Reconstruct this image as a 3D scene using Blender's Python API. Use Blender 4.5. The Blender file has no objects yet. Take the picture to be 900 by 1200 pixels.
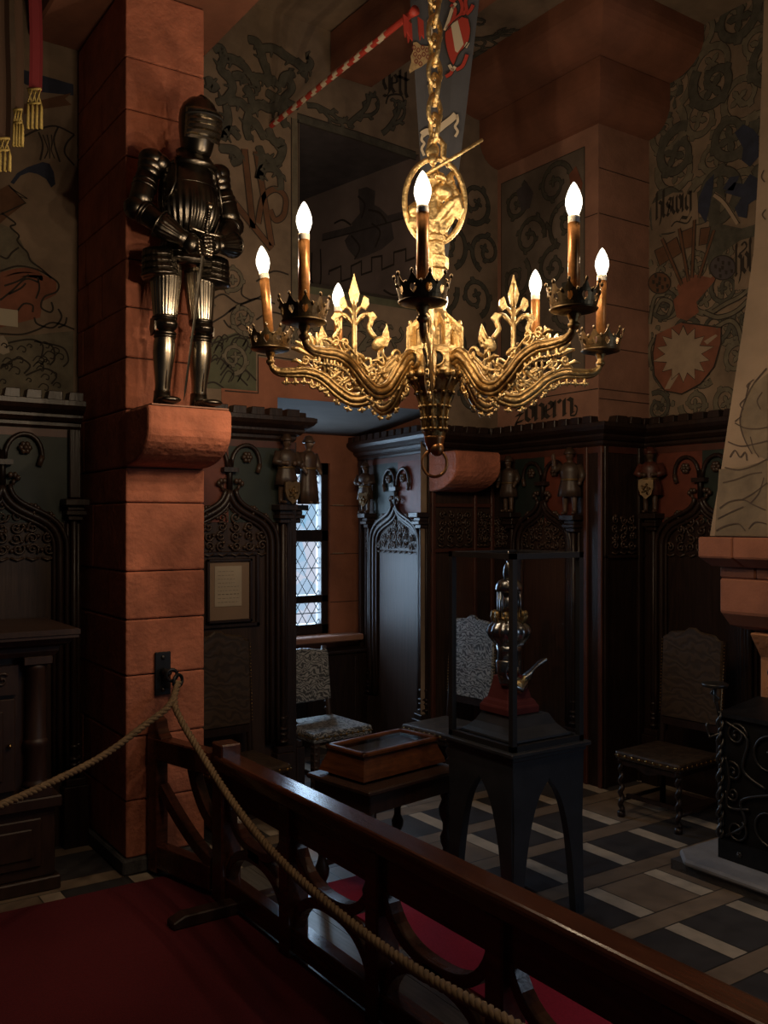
import bpy, math, random
from mathutils import Vector, Matrix
PI = math.pi
S = 1.22                      # metres per drawing unit
H, FPX, U0, V0 = 1.6, 1090.0, 450.0, 612.0
YAW = math.radians(34.5)
FX, FY = math.sin(YAW), math.cos(YAW)
RX, RY = FY, -FX
scene = bpy.context.scene
COL = scene.collection

# ---- measuring helpers: turn a photograph pixel into a point on a known real plane
def ray(u, v):
    a = (u - U0) / FPX; b = (V0 - v) / FPX
    return (FX + RX * a, FY + RY * a, b)
def onY(u, v, Y):
    d = ray(u, v); t = Y / d[1]; return (d[0] * t, Y, H + d[2] * t)
def onX(u, v, X):
    d = ray(u, v); t = X / d[0]; return (X, d[1] * t, H + d[2] * t)
def atD(u, v, D):
    d = ray(u, v); return (d[0] * D, d[1] * D, H + d[2] * D)

class Fr:
    """vertical wall frame: s along the wall, z up, n out of the wall"""
    def __init__(self, o, d, n):
        L = math.hypot(*d); self.o = o; self.d = (d[0] / L, d[1] / L)
        L = math.hypot(*n); self.n = (n[0] / L, n[1] / L)
    def p(self, s, z, n=0.0):
        return (self.o[0] + self.d[0] * s + self.n[0] * n, self.o[1] + self.d[1] * s + self.n[1] * n, z)
    def hit(self, u, v):
        d = ray(u, v)
        t = (self.o[0] * self.n[0] + self.o[1] * self.n[1]) / (d[0] * self.n[0] + d[1] * self.n[1])
        x, y = d[0] * t, d[1] * t
        return ((x - self.o[0]) * self.d[0] + (y - self.o[1]) * self.d[1], H + d[2] * t)

# ---- mesh builder
class MB:
    def __init__(self):
        self.v = []; self.f = []; self.m = []; self.s = []
    def add(self, vs, fs, mat=0, smooth=False, M=None):
        b = len(self.v)
        if M is not None:
            vs = [tuple(M @ Vector(p)) for p in vs]
        self.v.extend([tuple(p) for p in vs])
        for f in fs:
            self.f.append([i + b for i in f]); self.m.append(mat); self.s.append(smooth)
    def box(self, x0, x1, y0, y1, z0, z1, mat=0, M=None, mapf=None):
        vs = [(x, y, z) for z in (z0, z1) for y in (y0, y1) for x in (x0, x1)]
        if mapf: vs = [mapf(*p) for p in vs]
        self.add(vs, [(0, 2, 3, 1), (4, 5, 7, 6), (0, 1, 5, 4), (2, 6, 7, 3), (0, 4, 6, 2), (1, 3, 7, 5)], mat, False, M)
    def quad(self, a, b, c, d, mat=0):
        self.add([a, b, c, d], [(0, 1, 2, 3)], mat)
    def poly(self, pts, mat=0):
        self.add(pts, [tuple(range(len(pts)))], mat)
    def prism(self, pts2, n0, n1, mapf, mat=0):
        k = len(pts2)
        vs = [mapf(a, b, n0) for a, b in pts2] + [mapf(a, b, n1) for a, b in pts2]
        fs = [tuple(range(k)), tuple(range(2 * k - 1, k - 1, -1))]
        fs += [(i, i + k, (i + 1) % k + k, (i + 1) % k) for i in range(k)]
        self.add(vs, fs, mat)
    def tube(self, pts, r, n=8, mat=0, closed=False, M=None, sx=1.0, up=None):
        pts = [Vector(p) for p in pts]; k = len(pts)
        if k < 2: return
        rs = r if isinstance(r, (list, tuple)) else [r] * k
        vs = []; prev = None
        for i in range(k):
            if closed: t = pts[(i + 1) % k] - pts[i - 1]
            else: t = pts[min(i + 1, k - 1)] - pts[max(i - 1, 0)]
            if t.length < 1e-9: t = Vector((0, 0, 1))
            t.normalize()
            if prev is None:
                a = Vector(up) if up else (Vector((0, 0, 1)) if abs(t.z) < .9 else Vector((1, 0, 0)))
                x = a - t * a.dot(t)
            else:
                x = prev - t * prev.dot(t)
            if x.length < 1e-6: x = t.orthogonal()
            x.normalize(); y = t.cross(x); prev = x
            for j in range(n):
                q = 2 * PI * j / n
                vs.append(pts[i] + (x * math.cos(q) * sx + y * math.sin(q)) * rs[i])
        fs = []
        for i in range(k if closed else k - 1):
            a = i * n; b = ((i + 1) % k) * n
            for j in range(n):
                fs.append((a + j, a + (j + 1) % n, b + (j + 1) % n, b + j))
        if not closed:
            fs.append(tuple(range(n - 1, -1, -1))); fs.append(tuple(range((k - 1) * n, k * n)))
        self.add(vs, fs, mat, True, M)
    def lathe(self, prof, n=24, mat=0, M=None, sx=1.0, sy=1.0, flute=None, smooth=True, a0=0.0, cap=True):
        """prof: (r,z) from low to high; flute=(count,amp,z0,z1)"""
        vs = []; k = len(prof)
        for r, z in prof:
            for j in range(n):
                q = a0 + 2 * PI * j / n; rr = r
                if flute and flute[2] <= z <= flute[3]: rr = r * (1 + flute[1] * math.cos(flute[0] * q))
                vs.append((rr * math.cos(q) * sx, rr * math.sin(q) * sy, z))
        fs = []
        for i in range(k - 1):
            for j in range(n):
                fs.append((i * n + j, i * n + (j + 1) % n, (i + 1) * n + (j + 1) % n, (i + 1) * n + j))
        if cap:
            fs.append(tuple(range(n - 1, -1, -1))); fs.append(tuple(range((k - 1) * n, k * n)))
        self.add(vs, fs, mat, smooth, M)
    def ell(self, c, r, n=16, k=10, mat=0, M=None, R=None):
        T = Matrix.Translation(c)
        if R is not None: T = T @ R
        if M is not None: T = M @ T
        pr = []
        for i in range(k + 1):
            q = -PI / 2 + PI * i / k
            pr.append((max(math.cos(q), .001), math.sin(q)))
        D = Matrix.Diagonal((r[0], r[1], r[2], 1))
        self.lathe(pr, n, mat, T @ D)
    def ribbon(self, pts, ws, mapf, n, mat=0):
        k = len(pts); L = []; R = []
        for i in range(k):
            a = pts[max(i - 1, 0)]; b = pts[min(i + 1, k - 1)]
            dx, dy = b[0] - a[0], b[1] - a[1]; l = math.hypot(dx, dy) or 1
            w = (ws[i] if isinstance(ws, (list, tuple)) else ws) / 2
            L.append((pts[i][0] - dy / l * w, pts[i][1] + dx / l * w)); R.append((pts[i][0] + dy / l * w, pts[i][1] - dx / l * w))
        vs = [mapf(a, b, n) for a, b in L] + [mapf(a, b, n) for a, b in R]
        self.add(vs, [(i, i + k, i + k + 1, i + 1) for i in range(k - 1)], mat)
    def sweep(self, path, prof, side=1, mat=0, ends=True):
        """mitred moulding: path of (x,y), profile of (n,z); n along the left (+1) / right (-1) normal"""
        k = len(path); nn = []
        for i in range(k - 1):
            dx, dy = path[i + 1][0] - path[i][0], path[i + 1][1] - path[i][1]; l = math.hypot(dx, dy)
            nn.append(Vector((-dy / l * side, dx / l * side)))
        vs = []
        for i in range(k):
            if i == 0: m = nn[0]
            elif i == k - 1: m = nn[-1]
            else: m = (nn[i - 1] + nn[i]) / (1 + nn[i - 1].dot(nn[i]))
            for a, z in prof: vs.append((path[i][0] + m.x * a, path[i][1] + m.y * a, z))
        q = len(prof); fs = []
        for i in range(k - 1):
            for j in range(q):
                fs.append((i * q + j, i * q + (j + 1) % q, (i + 1) * q + (j + 1) % q, (i + 1) * q + j))
        if ends: fs += [tuple(range(q)), tuple(range(k * q - 1, (k - 1) * q - 1, -1))]
        self.add(vs, fs, mat)
    def build(self, name, mats, parent=None, bevel=0.0, loc=None, rz=0.0, remesh=0.0, solid=0.0, seg=1):
        me = bpy.data.meshes.new(name)
        me.from_pydata([(p[0] * S, p[1] * S, p[2] * S) for p in self.v], [], self.f)
        for m in (mats if isinstance(mats, (list, tuple)) else [mats]): me.materials.append(m)
        me.polygons.foreach_set('material_index', self.m); me.polygons.foreach_set('use_smooth', self.s)
        me.update(); me.validate()
        o = bpy.data.objects.new(name, me); COL.objects.link(o)
        if parent is not None: o.parent = parent
        if loc is not None: o.location = [c * S for c in loc]
        o.rotation_euler = (0, 0, rz)
        if solid:
            q = o.modifiers.new('solid', 'SOLIDIFY'); q.thickness = solid * S; q.offset = 0
        if remesh:
            q = o.modifiers.new('remesh', 'REMESH'); q.mode = 'VOXEL'; q.voxel_size = remesh * S; q.use_smooth_shade = True
            q = o.modifiers.new('smooth', 'SMOOTH'); q.factor = .5; q.iterations = 2
        if bevel:
            q = o.modifiers.new('bevel', 'BEVEL'); q.width = bevel * S; q.segments = seg; q.limit_method = 'ANGLE'; q.angle_limit = .6
        return o

def tag(o, label=None, cat=None, group=None, kind=None):
    if label: o['label'] = label
    if cat: o['category'] = cat
    if group: o['group'] = group
    if kind: o['kind'] = kind
    return o
def thing(name, label, cat, loc=(0, 0, 0), rz=0.0, group=None):
    o = bpy.data.objects.new(name, None); COL.objects.link(o)
    o.empty_display_size = .1; o.location = [c * S for c in loc]; o.rotation_euler = (0, 0, rz)
    return tag(o, label, cat, group)
def struct(o, label=None):
    o['kind'] = 'structure'
    if label: o['label'] = label
    return o
def dup(root, loc=None, rz=None, label=None):
    r = root.copy(); COL.objects.link(r)
    if loc is not None: r.location = [c * S for c in loc]
    if rz is not None: r.rotation_euler = (0, 0, rz)
    if label: r['label'] = label
    for ch in list(root.children):
        c = ch.copy(); COL.objects.link(c); c.parent = r
        for g in list(ch.children):
            d = g.copy(); COL.objects.link(d); d.parent = c
    return r
def limb(p0, p1, roll=0.0):
    """matrix whose z axis runs p0->p1 (unit length kept)"""
    a = Vector(p0); z = (Vector(p1) - a).normalized()
    x = Vector((1, 0, 0)); x = x - z * x.dot(z)
    if x.length < 1e-3: x = Vector((0, 1, 0)) - z * z.y
    x.normalize(); y = z.cross(x)
    M = Matrix((x, y, z)).transposed().to_4x4(); M.translation = a
    return M @ Matrix.Rotation(roll, 4, 'Z')
def bez(P, k=12):
    out = []
    for i in range(k + 1):
        t = i / k; q = [Vector(p) for p in P]
        while len(q) > 1: q = [q[j].lerp(q[j + 1], t) for j in range(len(q) - 1)]
        out.append(tuple(q[0]))
    return out
def catmull(P, k=6, closed=False):
    P = [Vector(p) for p in P]; n = len(P); out = []
    for i in range(n if closed else n - 1):
        g = lambda j: P[j % n] if closed else P[max(0, min(n - 1, j))]
        a, b, c, d = g(i - 1), g(i), g(i + 1), g(i + 2)
        for j in range(k):
            t = j / k
            out.append(tuple(.5 * ((2 * b) + (c - a) * t + (2 * a - 5 * b + 4 * c - d) * t * t + (3 * b - a - 3 * c + d) * t ** 3)))
    if not closed: out.append(tuple(P[-1]))
    return out

# ---- materials
def mat(name, col, rough=.6, metal=0.0, noise=None, bump=None, stretch=(1, 1, 1), col2=None, spec=None, detail=4.0):
    m = bpy.data.materials.new(name); m.use_nodes = True
    nt = m.node_tree; N = nt.nodes; L = nt.links; b = N['Principled BSDF']
    b.inputs['Base Color'].default_value = (*col, 1); b.inputs['Roughness'].default_value = rough; b.inputs['Metallic'].default_value = metal
    if spec is not None: b.inputs['Specular IOR Level'].default_value = spec
    if noise or bump:
        tc = N.new('ShaderNodeTexCoord'); mp = N.new('ShaderNodeMapping'); mp.inputs['Scale'].default_value = stretch
        L.new(tc.outputs['Object'], mp.inputs['Vector'])
    if noise:
        sc, amt = noise
        t = N.new('ShaderNodeTexNoise'); t.inputs['Scale'].default_value = sc; t.inputs['Detail'].default_value = detail; t.inputs['Roughness'].default_value = .6
        L.new(mp.outputs[0], t.inputs['Vector'])
        r = N.new('ShaderNodeValToRGB'); r.color_ramp.elements[0].position = .3; r.color_ramp.elements[1].position = .7
        c2 = col2 or tuple(c * (1 - amt) for c in col)
        r.color_ramp.elements[0].color = (*c2, 1); r.color_ramp.elements[1].color = (*[min(1, c * (1 + amt * .5)) for c in col], 1)
        L.new(t.outputs['Fac'], r.inputs['Fac']); L.new(r.outputs['Color'], b.inputs['Base Color'])
    if bump:
        sc, st = bump
        t = N.new('ShaderNodeTexNoise'); t.inputs['Scale'].default_value = sc; t.inputs['Detail'].default_value = 6
        L.new(mp.outputs[0], t.inputs['Vector'])
        q = N.new('ShaderNodeBump'); q.inputs['Strength'].default_value = st; q.inputs['Distance'].default_value = .02
        L.new(t.outputs['Fac'], q.inputs['Height']); L.new(q.outputs['Normal'], b.inputs['Normal'])
    return m
def emis(name, col, st):
    m = bpy.data.materials.new(name); m.use_nodes = True
    b = m.node_tree.nodes['Principled BSDF']
    b.inputs['Base Color'].default_value = (*col, 1); b.inputs['Emission Color'].default_value = (*col, 1); b.inputs['Emission Strength'].default_value = st
    return m

sand = mat('red_sandstone', (.44, .145, .08), .85, noise=(5, .35), bump=(28, .55))
sand_smooth = mat('dressed_sandstone', (.32, .12, .065), .85, noise=(3, .3), bump=(60, .15))
sand_dim = mat('shaded_sandstone', (.215, .082, .046), .85, noise=(3, .3), bump=(60, .15))  # same red stone darkened: shade near the ceiling put into the colour
sand_pale = mat('pale_sandstone', (.34, .17, .115), .85, noise=(3, .3), bump=(60, .15))
joint = mat('stone_joint', (.05, .022, .015), .9)
plaster = mat('mural_plaster', (.235, .165, .11), .9, noise=(2.6, .42), bump=(40, .1))
plaster_grey = mat('grey_mural_plaster', (.17, .13, .10), .9, noise=(2.2, .4), bump=(40, .1))
plaster_hood = mat('hood_plaster', (.27, .19, .125), .9, noise=(2, .25), bump=(30, .1))
recess_paint = mat('recess_plaster', (.19, .14, .13), .9, noise=(2, .3))
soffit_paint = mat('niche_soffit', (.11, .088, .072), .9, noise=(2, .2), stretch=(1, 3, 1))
vine = mat('vine_green_grey', (.082, .074, .055), .9, noise=(12, .4))
vine_l = mat('vine_light', (.15, .125, .085), .9, noise=(12, .3))
ink = mat('mural_outline', (.03, .022, .016), .9)
ink_brown = mat('mural_brown', (.13, .06, .03), .9, noise=(8, .3))
mural_blue = mat('mural_blue', (.03, .035, .06), .9, noise=(9, .4))
mural_red = mat('mural_red', (.22, .08, .045), .9, noise=(7, .3))
mural_pale = mat('mural_pale', (.34, .25, .17), .9, noise=(7, .2))
mural_green = mat('mural_green', (.105, .105, .062), .9, noise=(7, .3))
mural_dark = mat('mural_dusk', (.075, .06, .062), .9, noise=(7, .3))
oak = mat('dark_oak', (.022, .011, .0075), .40, spec=.4, noise=(6, .5), bump=(14, .12), stretch=(6, 6, .7))
oak_panel = mat('oak_panel', (.042, .023, .016), .5, spec=.35, noise=(6, .45), bump=(10, .08), stretch=(9, 9, .5))
oak_carve = mat('carved_oak', (.050, .027, .017), .45, noise=(20, .4))
oak_red = mat('red_stained_oak', (.075, .022, .013), .5, noise=(8, .3))
field_green = mat('green_painted_field', (.013, .021, .016), .6, noise=(8, .3))
field_red = mat('red_painted_field', (.13, .028, .014), .6, noise=(8, .3))
barrier_wood = mat('polished_barrier_wood', (.085, .026, .013), .22, noise=(5, .45), bump=(8, .05), stretch=(8, .8, 8))
table_wood = mat('varnished_table_wood', (.12, .04, .014), .3, noise=(5, .5), stretch=(3, 1, 8))
ebony = mat('blackened_wood', (.030, .034, .043), .38, noise=(8, .3))
side_wood = mat('sideboard_wood', (.042, .019, .012), .5, noise=(6, .4), stretch=(6, 6, .8))
gold = mat('gilt_metal', (.74, .53, .25), .46, 1.0, noise=(30, .45), bump=(60, .35))
gold_dark = mat('aged_gilt', (.40, .26, .11), .44, 1.0, noise=(24, .5), bump=(50, .3))
bronze = mat('dark_bronze', (.17, .115, .06), .42, 1.0, noise=(24, .5))
copper_ring = mat('copper_ring', (.50, .24, .10), .35, 1.0)
sleeve = mat('candle_sleeve', (.47, .20, .06), .33, .55, noise=(40, .4))
ceramic = mat('lamp_holder', (.8, .72, .6), .4)
steel = mat('blackened_steel', (.115, .10, .082), .30, 1.0, noise=(9, .5), bump=(30, .06))
steel_b = mat('brighter_steel', (.38, .33, .26), .27, 1.0, noise=(7, .5))
dark_gap = mat('gap_shade', (.012, .01, .009), .8)  # near-black fill painting in the shade of holes, eye slit and firebox
silver = mat('silver', (.40, .40, .40), .25, 1.0, noise=(14, .4))
velvet = mat('red_velvet', (.10, .012, .012), .9)
case_frame = mat('black_case_frame', (.012, .012, .014), .5)
iron = mat('black_iron', (.022, .022, .024), .45, .6, noise=(20, .3))
iron_l = mat('worn_iron', (.07, .065, .062), .4, .8)
carpet = mat('red_carpet', (.115, .005, .011), .95, noise=(160, .35), bump=(220, .3))
runner_red = mat('crimson_runner', (.40, .018, .06), .95, noise=(120, .25))
rope_m = mat('hemp_rope', (.19, .12, .06), .8, noise=(30, .3))
leather = mat('embossed_leather', (.055, .036, .022), .42)
leather_b = mat('pale_lit_leather', (.16, .155, .15), .42)
brass = mat('brass_nails', (.35, .22, .08), .35, 1.0)
paper = mat('old_paper', (.33, .27, .20), .8, noise=(5, .15))
mat_board = mat('mount_board', (.20, .13, .085), .8)
slate = mat('grey_hearth_stone', (.25, .25, .27), .75, noise=(4, .3), bump=(20, .25))
slate_d = mat('dark_hearth_edge', (.06, .055, .055), .8, bump=(30, .6))
cloth_red = mat('crimson_banner_cloth', (.17, .012, .016), .8)
cloth_brown = mat('brown_banner_cloth', (.07, .035, .018), .8)
fringe_m = mat('gold_fringe', (.50, .36, .10), .6, noise=(60, .3))
cloth_grey = mat('blue_grey_banner_cloth', (.085, .085, .095), .85, noise=(5, .15))
paint_red = mat('bright_red_paint', (.42, .045, .03), .6)
paint_white = mat('cream_paint', (.60, .50, .36), .6)
skin_m = mat('painted_wood_flesh', (.075, .042, .026), .5)
cloth_carve = mat('carved_brown_cloak', (.05, .03, .02), .45, noise=(18, .4))
cloth_carve_red = mat('carved_red_cloak', (.085, .024, .015), .45, noise=(18, .4))
gilt_carve = mat('gilt_carving', (.15, .09, .035), .45, .5, noise=(18, .5))
came = mat('lead_came', (.03, .035, .04), .5)
glass = bpy.data.materials.new('case_glass'); glass.use_nodes = True
def _glass():
    nt = glass.node_tree; N = nt.nodes; L = nt.links; N.clear()
    o = N.new('ShaderNodeOutputMaterial'); mx = N.new('ShaderNodeMixShader'); t = N.new('ShaderNodeBsdfTransparent'); g = N.new('ShaderNodeBsdfGlossy'); f = N.new('ShaderNodeMath'); lw = N.new('ShaderNodeLayerWeight')
    g.inputs['Roughness'].default_value = .03; f.operation = 'MULTIPLY_ADD'; f.inputs[1].default_value = .35; f.inputs[2].default_value = .025; pw = N.new('ShaderNodeMath'); pw.operation = 'POWER'; pw.inputs[1].default_value = 4; L.new(lw.outputs['Facing'], pw.inputs[0]); L.new(pw.outputs[0], f.inputs[0]); t.inputs['Color'].default_value = (.93, .95, .97, 1)
    L.new(f.outputs[0], mx.inputs[0]); L.new(t.outputs[0], mx.inputs[1]); L.new(g.outputs[0], mx.inputs[2]); L.new(mx.outputs[0], o.inputs[0])
_glass()
def emboss(m, c1, c2, sc):
    nt = m.node_tree; N = nt.nodes; L = nt.links; b = N['Principled BSDF']
    tc = N.new('ShaderNodeTexCoord'); nz = N.new('ShaderNodeTexNoise'); nz.inputs['Scale'].default_value = sc * .5
    mixv = N.new('ShaderNodeVectorMath'); mixv.operation = 'MULTIPLY_ADD'; mixv.inputs[1].default_value = (.16, .16, .16)
    L.new(tc.outputs['Object'], nz.inputs['Vector']); L.new(nz.outputs['Color'], mixv.inputs[0]); L.new(tc.outputs['Object'], mixv.inputs[2])
    w = N.new('ShaderNodeTexWave'); w.wave_type = 'RINGS'; w.rings_direction = 'SPHERICAL'; w.inputs['Scale'].default_value = sc; w.inputs['Distortion'].default_value = 9; w.inputs['Detail'].default_value = 1
    w.inputs['Detail Scale'].default_value = 2.2
    L.new(mixv.outputs[0], w.inputs['Vector'])
    r = N.new('ShaderNodeValToRGB'); r.color_ramp.elements[0].position = .35; r.color_ramp.elements[1].position = .62
    r.color_ramp.elements[0].color = (*c1, 1); r.color_ramp.elements[1].color = (*c2, 1)
    L.new(w.outputs['Fac'], r.inputs[0]); L.new(r.outputs[0], b.inputs['Base Color'])
    q = N.new('ShaderNodeBump'); q.inputs['Strength'].default_value = .15; q.inputs['Distance'].default_value = .006
    L.new(w.outputs['Fac'], q.inputs['Height']); L.new(q.outputs[0], b.inputs['Normal'])
emboss(leather, (.035, .022, .013), (.055, .034, .020), 6)
emboss(leather_b, (.06, .06, .06), (.34, .33, .31), 13)  # pale pattern, brightened further to paint daylight onto the tall chair back

def tile_mat():
    m = bpy.data.materials.new('stone_tile_floor'); m.use_nodes = True
    nt = m.node_tree; N = nt.nodes; L = nt.links; b = N['Principled BSDF']
    tc = N.new('ShaderNodeTexCoord'); sp = N.new('ShaderNodeSeparateXYZ'); L.new(tc.outputs['Object'], sp.inputs[0])
    def mth(op, a, bb=None, c=None):
        n = N.new('ShaderNodeMath'); n.operation = op
        for i, x in enumerate((a, bb, c)):
            if x is None: continue
            if isinstance(x, (int, float)): n.inputs[i].default_value = x
            else: L.new(x, n.inputs[i])
        return n.outputs[0]
    px, py = .39 * S, .43 * S
    ax = mth('DIVIDE', mth('SUBTRACT', sp.outputs[0], 2.985 * S), px); ay = mth('DIVIDE', mth('SUBTRACT', sp.outputs[1], 2.40 * S), py)
    fx, fy = mth('FRACT', ax), mth('FRACT', ay); ix, iy = mth('FLOOR', ax), mth('FLOOR', ay)
    sx = mth('LESS_THAN', fx, .24); sy = mth('LESS_THAN', fy, .26)
    def rnd(a, c):
        cb = N.new('ShaderNodeCombineXYZ'); L.new(a, cb.inputs[0]); L.new(c, cb.inputs[1]); w = N.new('ShaderNodeTexWhiteNoise'); w.noise_dimensions = '2D'; L.new(cb.outputs[0], w.inputs['Vector']); return w.outputs['Value']
    r1 = rnd(ix, iy)
    def mix(f, c1, c2):
        n = N.new('ShaderNodeMix'); n.data_type = 'RGBA'
        if isinstance(f, (int, float)): n.inputs[0].default_value = f
        else: L.new(f, n.inputs[0])
        for i, c in ((6, c1), (7, c2)):
            if isinstance(c, tuple): n.inputs[i].default_value = (*c, 1)
            else: L.new(c, n.inputs[i])
        return n.outputs[2]
    nz = N.new('ShaderNodeTexNoise'); nz.inputs['Scale'].default_value = 9; nz.inputs['Detail'].default_value = 6; L.new(tc.outputs['Object'], nz.inputs['Vector'])
    slab = mix(mth('GREATER_THAN', r1, .80), mix(r1, (.045, .042, .045), (.075, .068, .066)), (.22, .16, .115))
    strip = mix(r1, (.42, .34, .26), (.52, .43, .33))
    band = mix(rnd(mth('FLOOR', mth('MULTIPLY', ax, .7)), iy), (.20, .145, .105), (.26, .19, .135))
    c = mix(sx, slab, strip); c = mix(sy, c, band)
    # joints
    jx = mth('MINIMUM', mth('ABSOLUTE', mth('SUBTRACT', fx, .24)), mth('MINIMUM', fx, mth('SUBTRACT', 1.0, fx)))
    jy = mth('MINIMUM', mth('ABSOLUTE', mth('SUBTRACT', fy, .26)), mth('MINIMUM', fy, mth('SUBTRACT', 1.0, fy)))
    j = mth('LESS_THAN', mth('MINIMUM', mth('ADD', jx, mth('MULTIPLY', sy, 1.0)), jy), .008)
    c = mix(j, c, (.03, .028, .026))
    v = mth('MULTIPLY_ADD', nz.outputs['Fac'], .9, .5)
    mm = N.new('ShaderNodeMix'); mm.data_type = 'RGBA'; mm.blend_type = 'MULTIPLY'; mm.inputs[0].default_value = 1
    cb = N.new('ShaderNodeCombineXYZ')
    for i in range(3): L.new(v, cb.inputs[i])
    L.new(c, mm.inputs[6]); L.new(cb.outputs[0], mm.inputs[7]); L.new(mm.outputs[2], b.inputs['Base Color'])
    rr = mth('MULTIPLY_ADD', nz.outputs['Fac'], .3, .2); L.new(rr, b.inputs['Roughness'])
    q = N.new('ShaderNodeBump'); q.inputs['Strength'].default_value = .12; q.inputs['Distance'].default_value = .01; L.new(nz.outputs['Fac'], q.inputs['Height']); L.new(q.outputs[0], b.inputs['Normal'])
    return m
tile = tile_mat()

# ---- lettering (broad-nib strokes)
GL = {
 'n': (.62, [[(0, 1), (0, 0), (.1, .02)], [(0, .8), (.25, 1), (.45, .85), (.45, 0), (.56, .05)]]),
 'o': (.62, [[(.22, 1), (0, .8), (0, .2), (.22, 0), (.45, .2), (.45, .8), (.22, 1)]]),
 'z': (.66, [[(-.02, .92), (.5, 1.0)], [(.5, 1.0), (.1, .52)], [(-.04, .50), (.46, .58)], [(.3, .55), (-.02, .05)], [(-.04, .02), (.44, .10)], [(.0, .03), (-.14, -.42)]]),
 'e': (.55, [[(0, .45), (.42, .62), (.4, .88), (.22, 1), (0, .8), (0, .2), (.2, 0), (.42, .15)]]),
 'r': (.60, [[(0, 1), (0, 0), (.1, .02)], [(0, .8), (.26, 1), (.38, .85)]]),
 'h': (.66, [[(0, 1.6), (0, 0), (.1, .02)], [(0, .8), (.25, 1), (.48, .85), (.48, .1), (.3, -.4)]]),
 'l': (.32, [[(0, 1.65), (0, .1), (.14, 0)]]),
 's': (.58, [[(.45, .92), (.2, 1), (0, .8), (.12, .58), (.4, .42), (.45, .2), (.22, 0), (0, .1)], [(.1, .1), (.38, .9)]]),
 'w': (.92, [[(0, 1), (0, .2), (.18, 0), (.36, .2)], [(.36, 1), (.36, .2), (.56, 0), (.76, .2), (.76, .8), (.6, 1)]]),
 'i': (.3, [[(0, 1), (0, 0), (.12, .04)], [(0, 1.32), (.05, 1.38)]]),
 'g': (.62, [[(.45, .9), (.2, 1), (0, .8), (0, .2), (.2, 0), (.45, .2)], [(.45, 1), (.45, -.15), (.15, -.5), (-.4, -.35), (-.6, -.6)]]),
 'y': (.62, [[(0, 1), (0, .3), (.2, 0), (.45, .2)], [(.45, 1), (.45, -.05), (.2, -.4), (0, -.35)]]),
 't': (.45, [[(.1, 1.4), (.1, .2), (.22, 0), (.36, .1)], [(-.08, 1), (.34, 1)]]),
}
def letters(mb, txt, P, Q, size, mapf, n, matid, nib=.17):
    """write along P->Q (2-D wall coordinates)"""
    dx, dy = Q[0] - P[0], Q[1] - P[1]; l = math.hypot(dx, dy); e = (dx / l, dy / l)
    tot = sum(GL[c][0] for c in txt); kx = l / tot; x = 0
    nb = (nib * math.cos(.7) / 2, nib * math.sin(.7) / 2)
    for c in txt:
        w, st = GL[c]
        for q in st:
            for i in range(len(q) - 1):
                a, b = q[i], q[i + 1]
                pts = [(a[0] - nb[0], a[1] - nb[1]), (a[0] + nb[0], a[1] + nb[1]), (b[0] + nb[0], b[1] + nb[1]), (b[0] - nb[0], b[1] - nb[1])]
                o = []
                for px, py in pts:
                    X = (x + px) * kx; Y = py * size
                    o.append(mapf(P[0] + e[0] * X, P[1] + e[1] * X + Y, n))
                mb.poly(o, matid)
        x += w
# ---- scrolling painted vines
def tendril(out, rng, p, h, length, w, curl, depth, inside):
    k = max(6, int(length / .025)); st = length / k; x, y = p; pts = [(x, y)]; ws = [w]; kids = []
    for i in range(k):
        t = i / k
        h += curl * st * (1 + 3.2 * t * t * (1 if depth > 0 else 1.6)) + rng.uniform(-.12, .12)
        nx, ny = x + math.cos(h) * st, y + math.sin(h) * st
        if not inside(nx, ny): break
        x, y = nx, ny; pts.append((x, y)); ws.append(max(w * (1 - .75 * t), .006))
        if depth > 0 and i in (int(k * .18), int(k * .42), int(k * .66)):
            kids.append((x, y, h, t))
        if i % 4 == 2:
            sg = 1 if (i // 4) % 2 else -1; a = h + sg * 1.0; L = w * 1.5 + .012
            q = [(x, y), (x + math.cos(a) * L * .6, y + math.sin(a) * L * .6), (x + math.cos(a - sg * .5) * L, y + math.sin(a - sg * .5) * L)]
            out.append((q, [w * .9, w * .8, .004]))
    if len(pts) > 2: out.append((pts, ws))
    for i, (a, b, hh, t) in enumerate(kids):
        sg = 1 if i % 2 else -1
        tendril(out, rng, (a, b), hh + sg * .75, length * rng.uniform(.45, .7), w * .72, -sg * rng.uniform(3, 6) * .55 / max(length, .2) * 1.0 + sg * 0, depth - 1, inside)
def vines(mb, mapf, seeds, inside, rng, m_fill, m_line, n=.003, line=.010):
    out = []
    for s in seeds: tendril(out, rng, *s, inside)
    i = 0
    for pts, ws in out:
        i += 1; e = (i % 50) * .00005
        mb.ribbon(pts, [w + line for w in ws], mapf, n + e, m_line)
        mb.ribbon(pts, ws, mapf, n + .0016 + e, m_fill)

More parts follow.
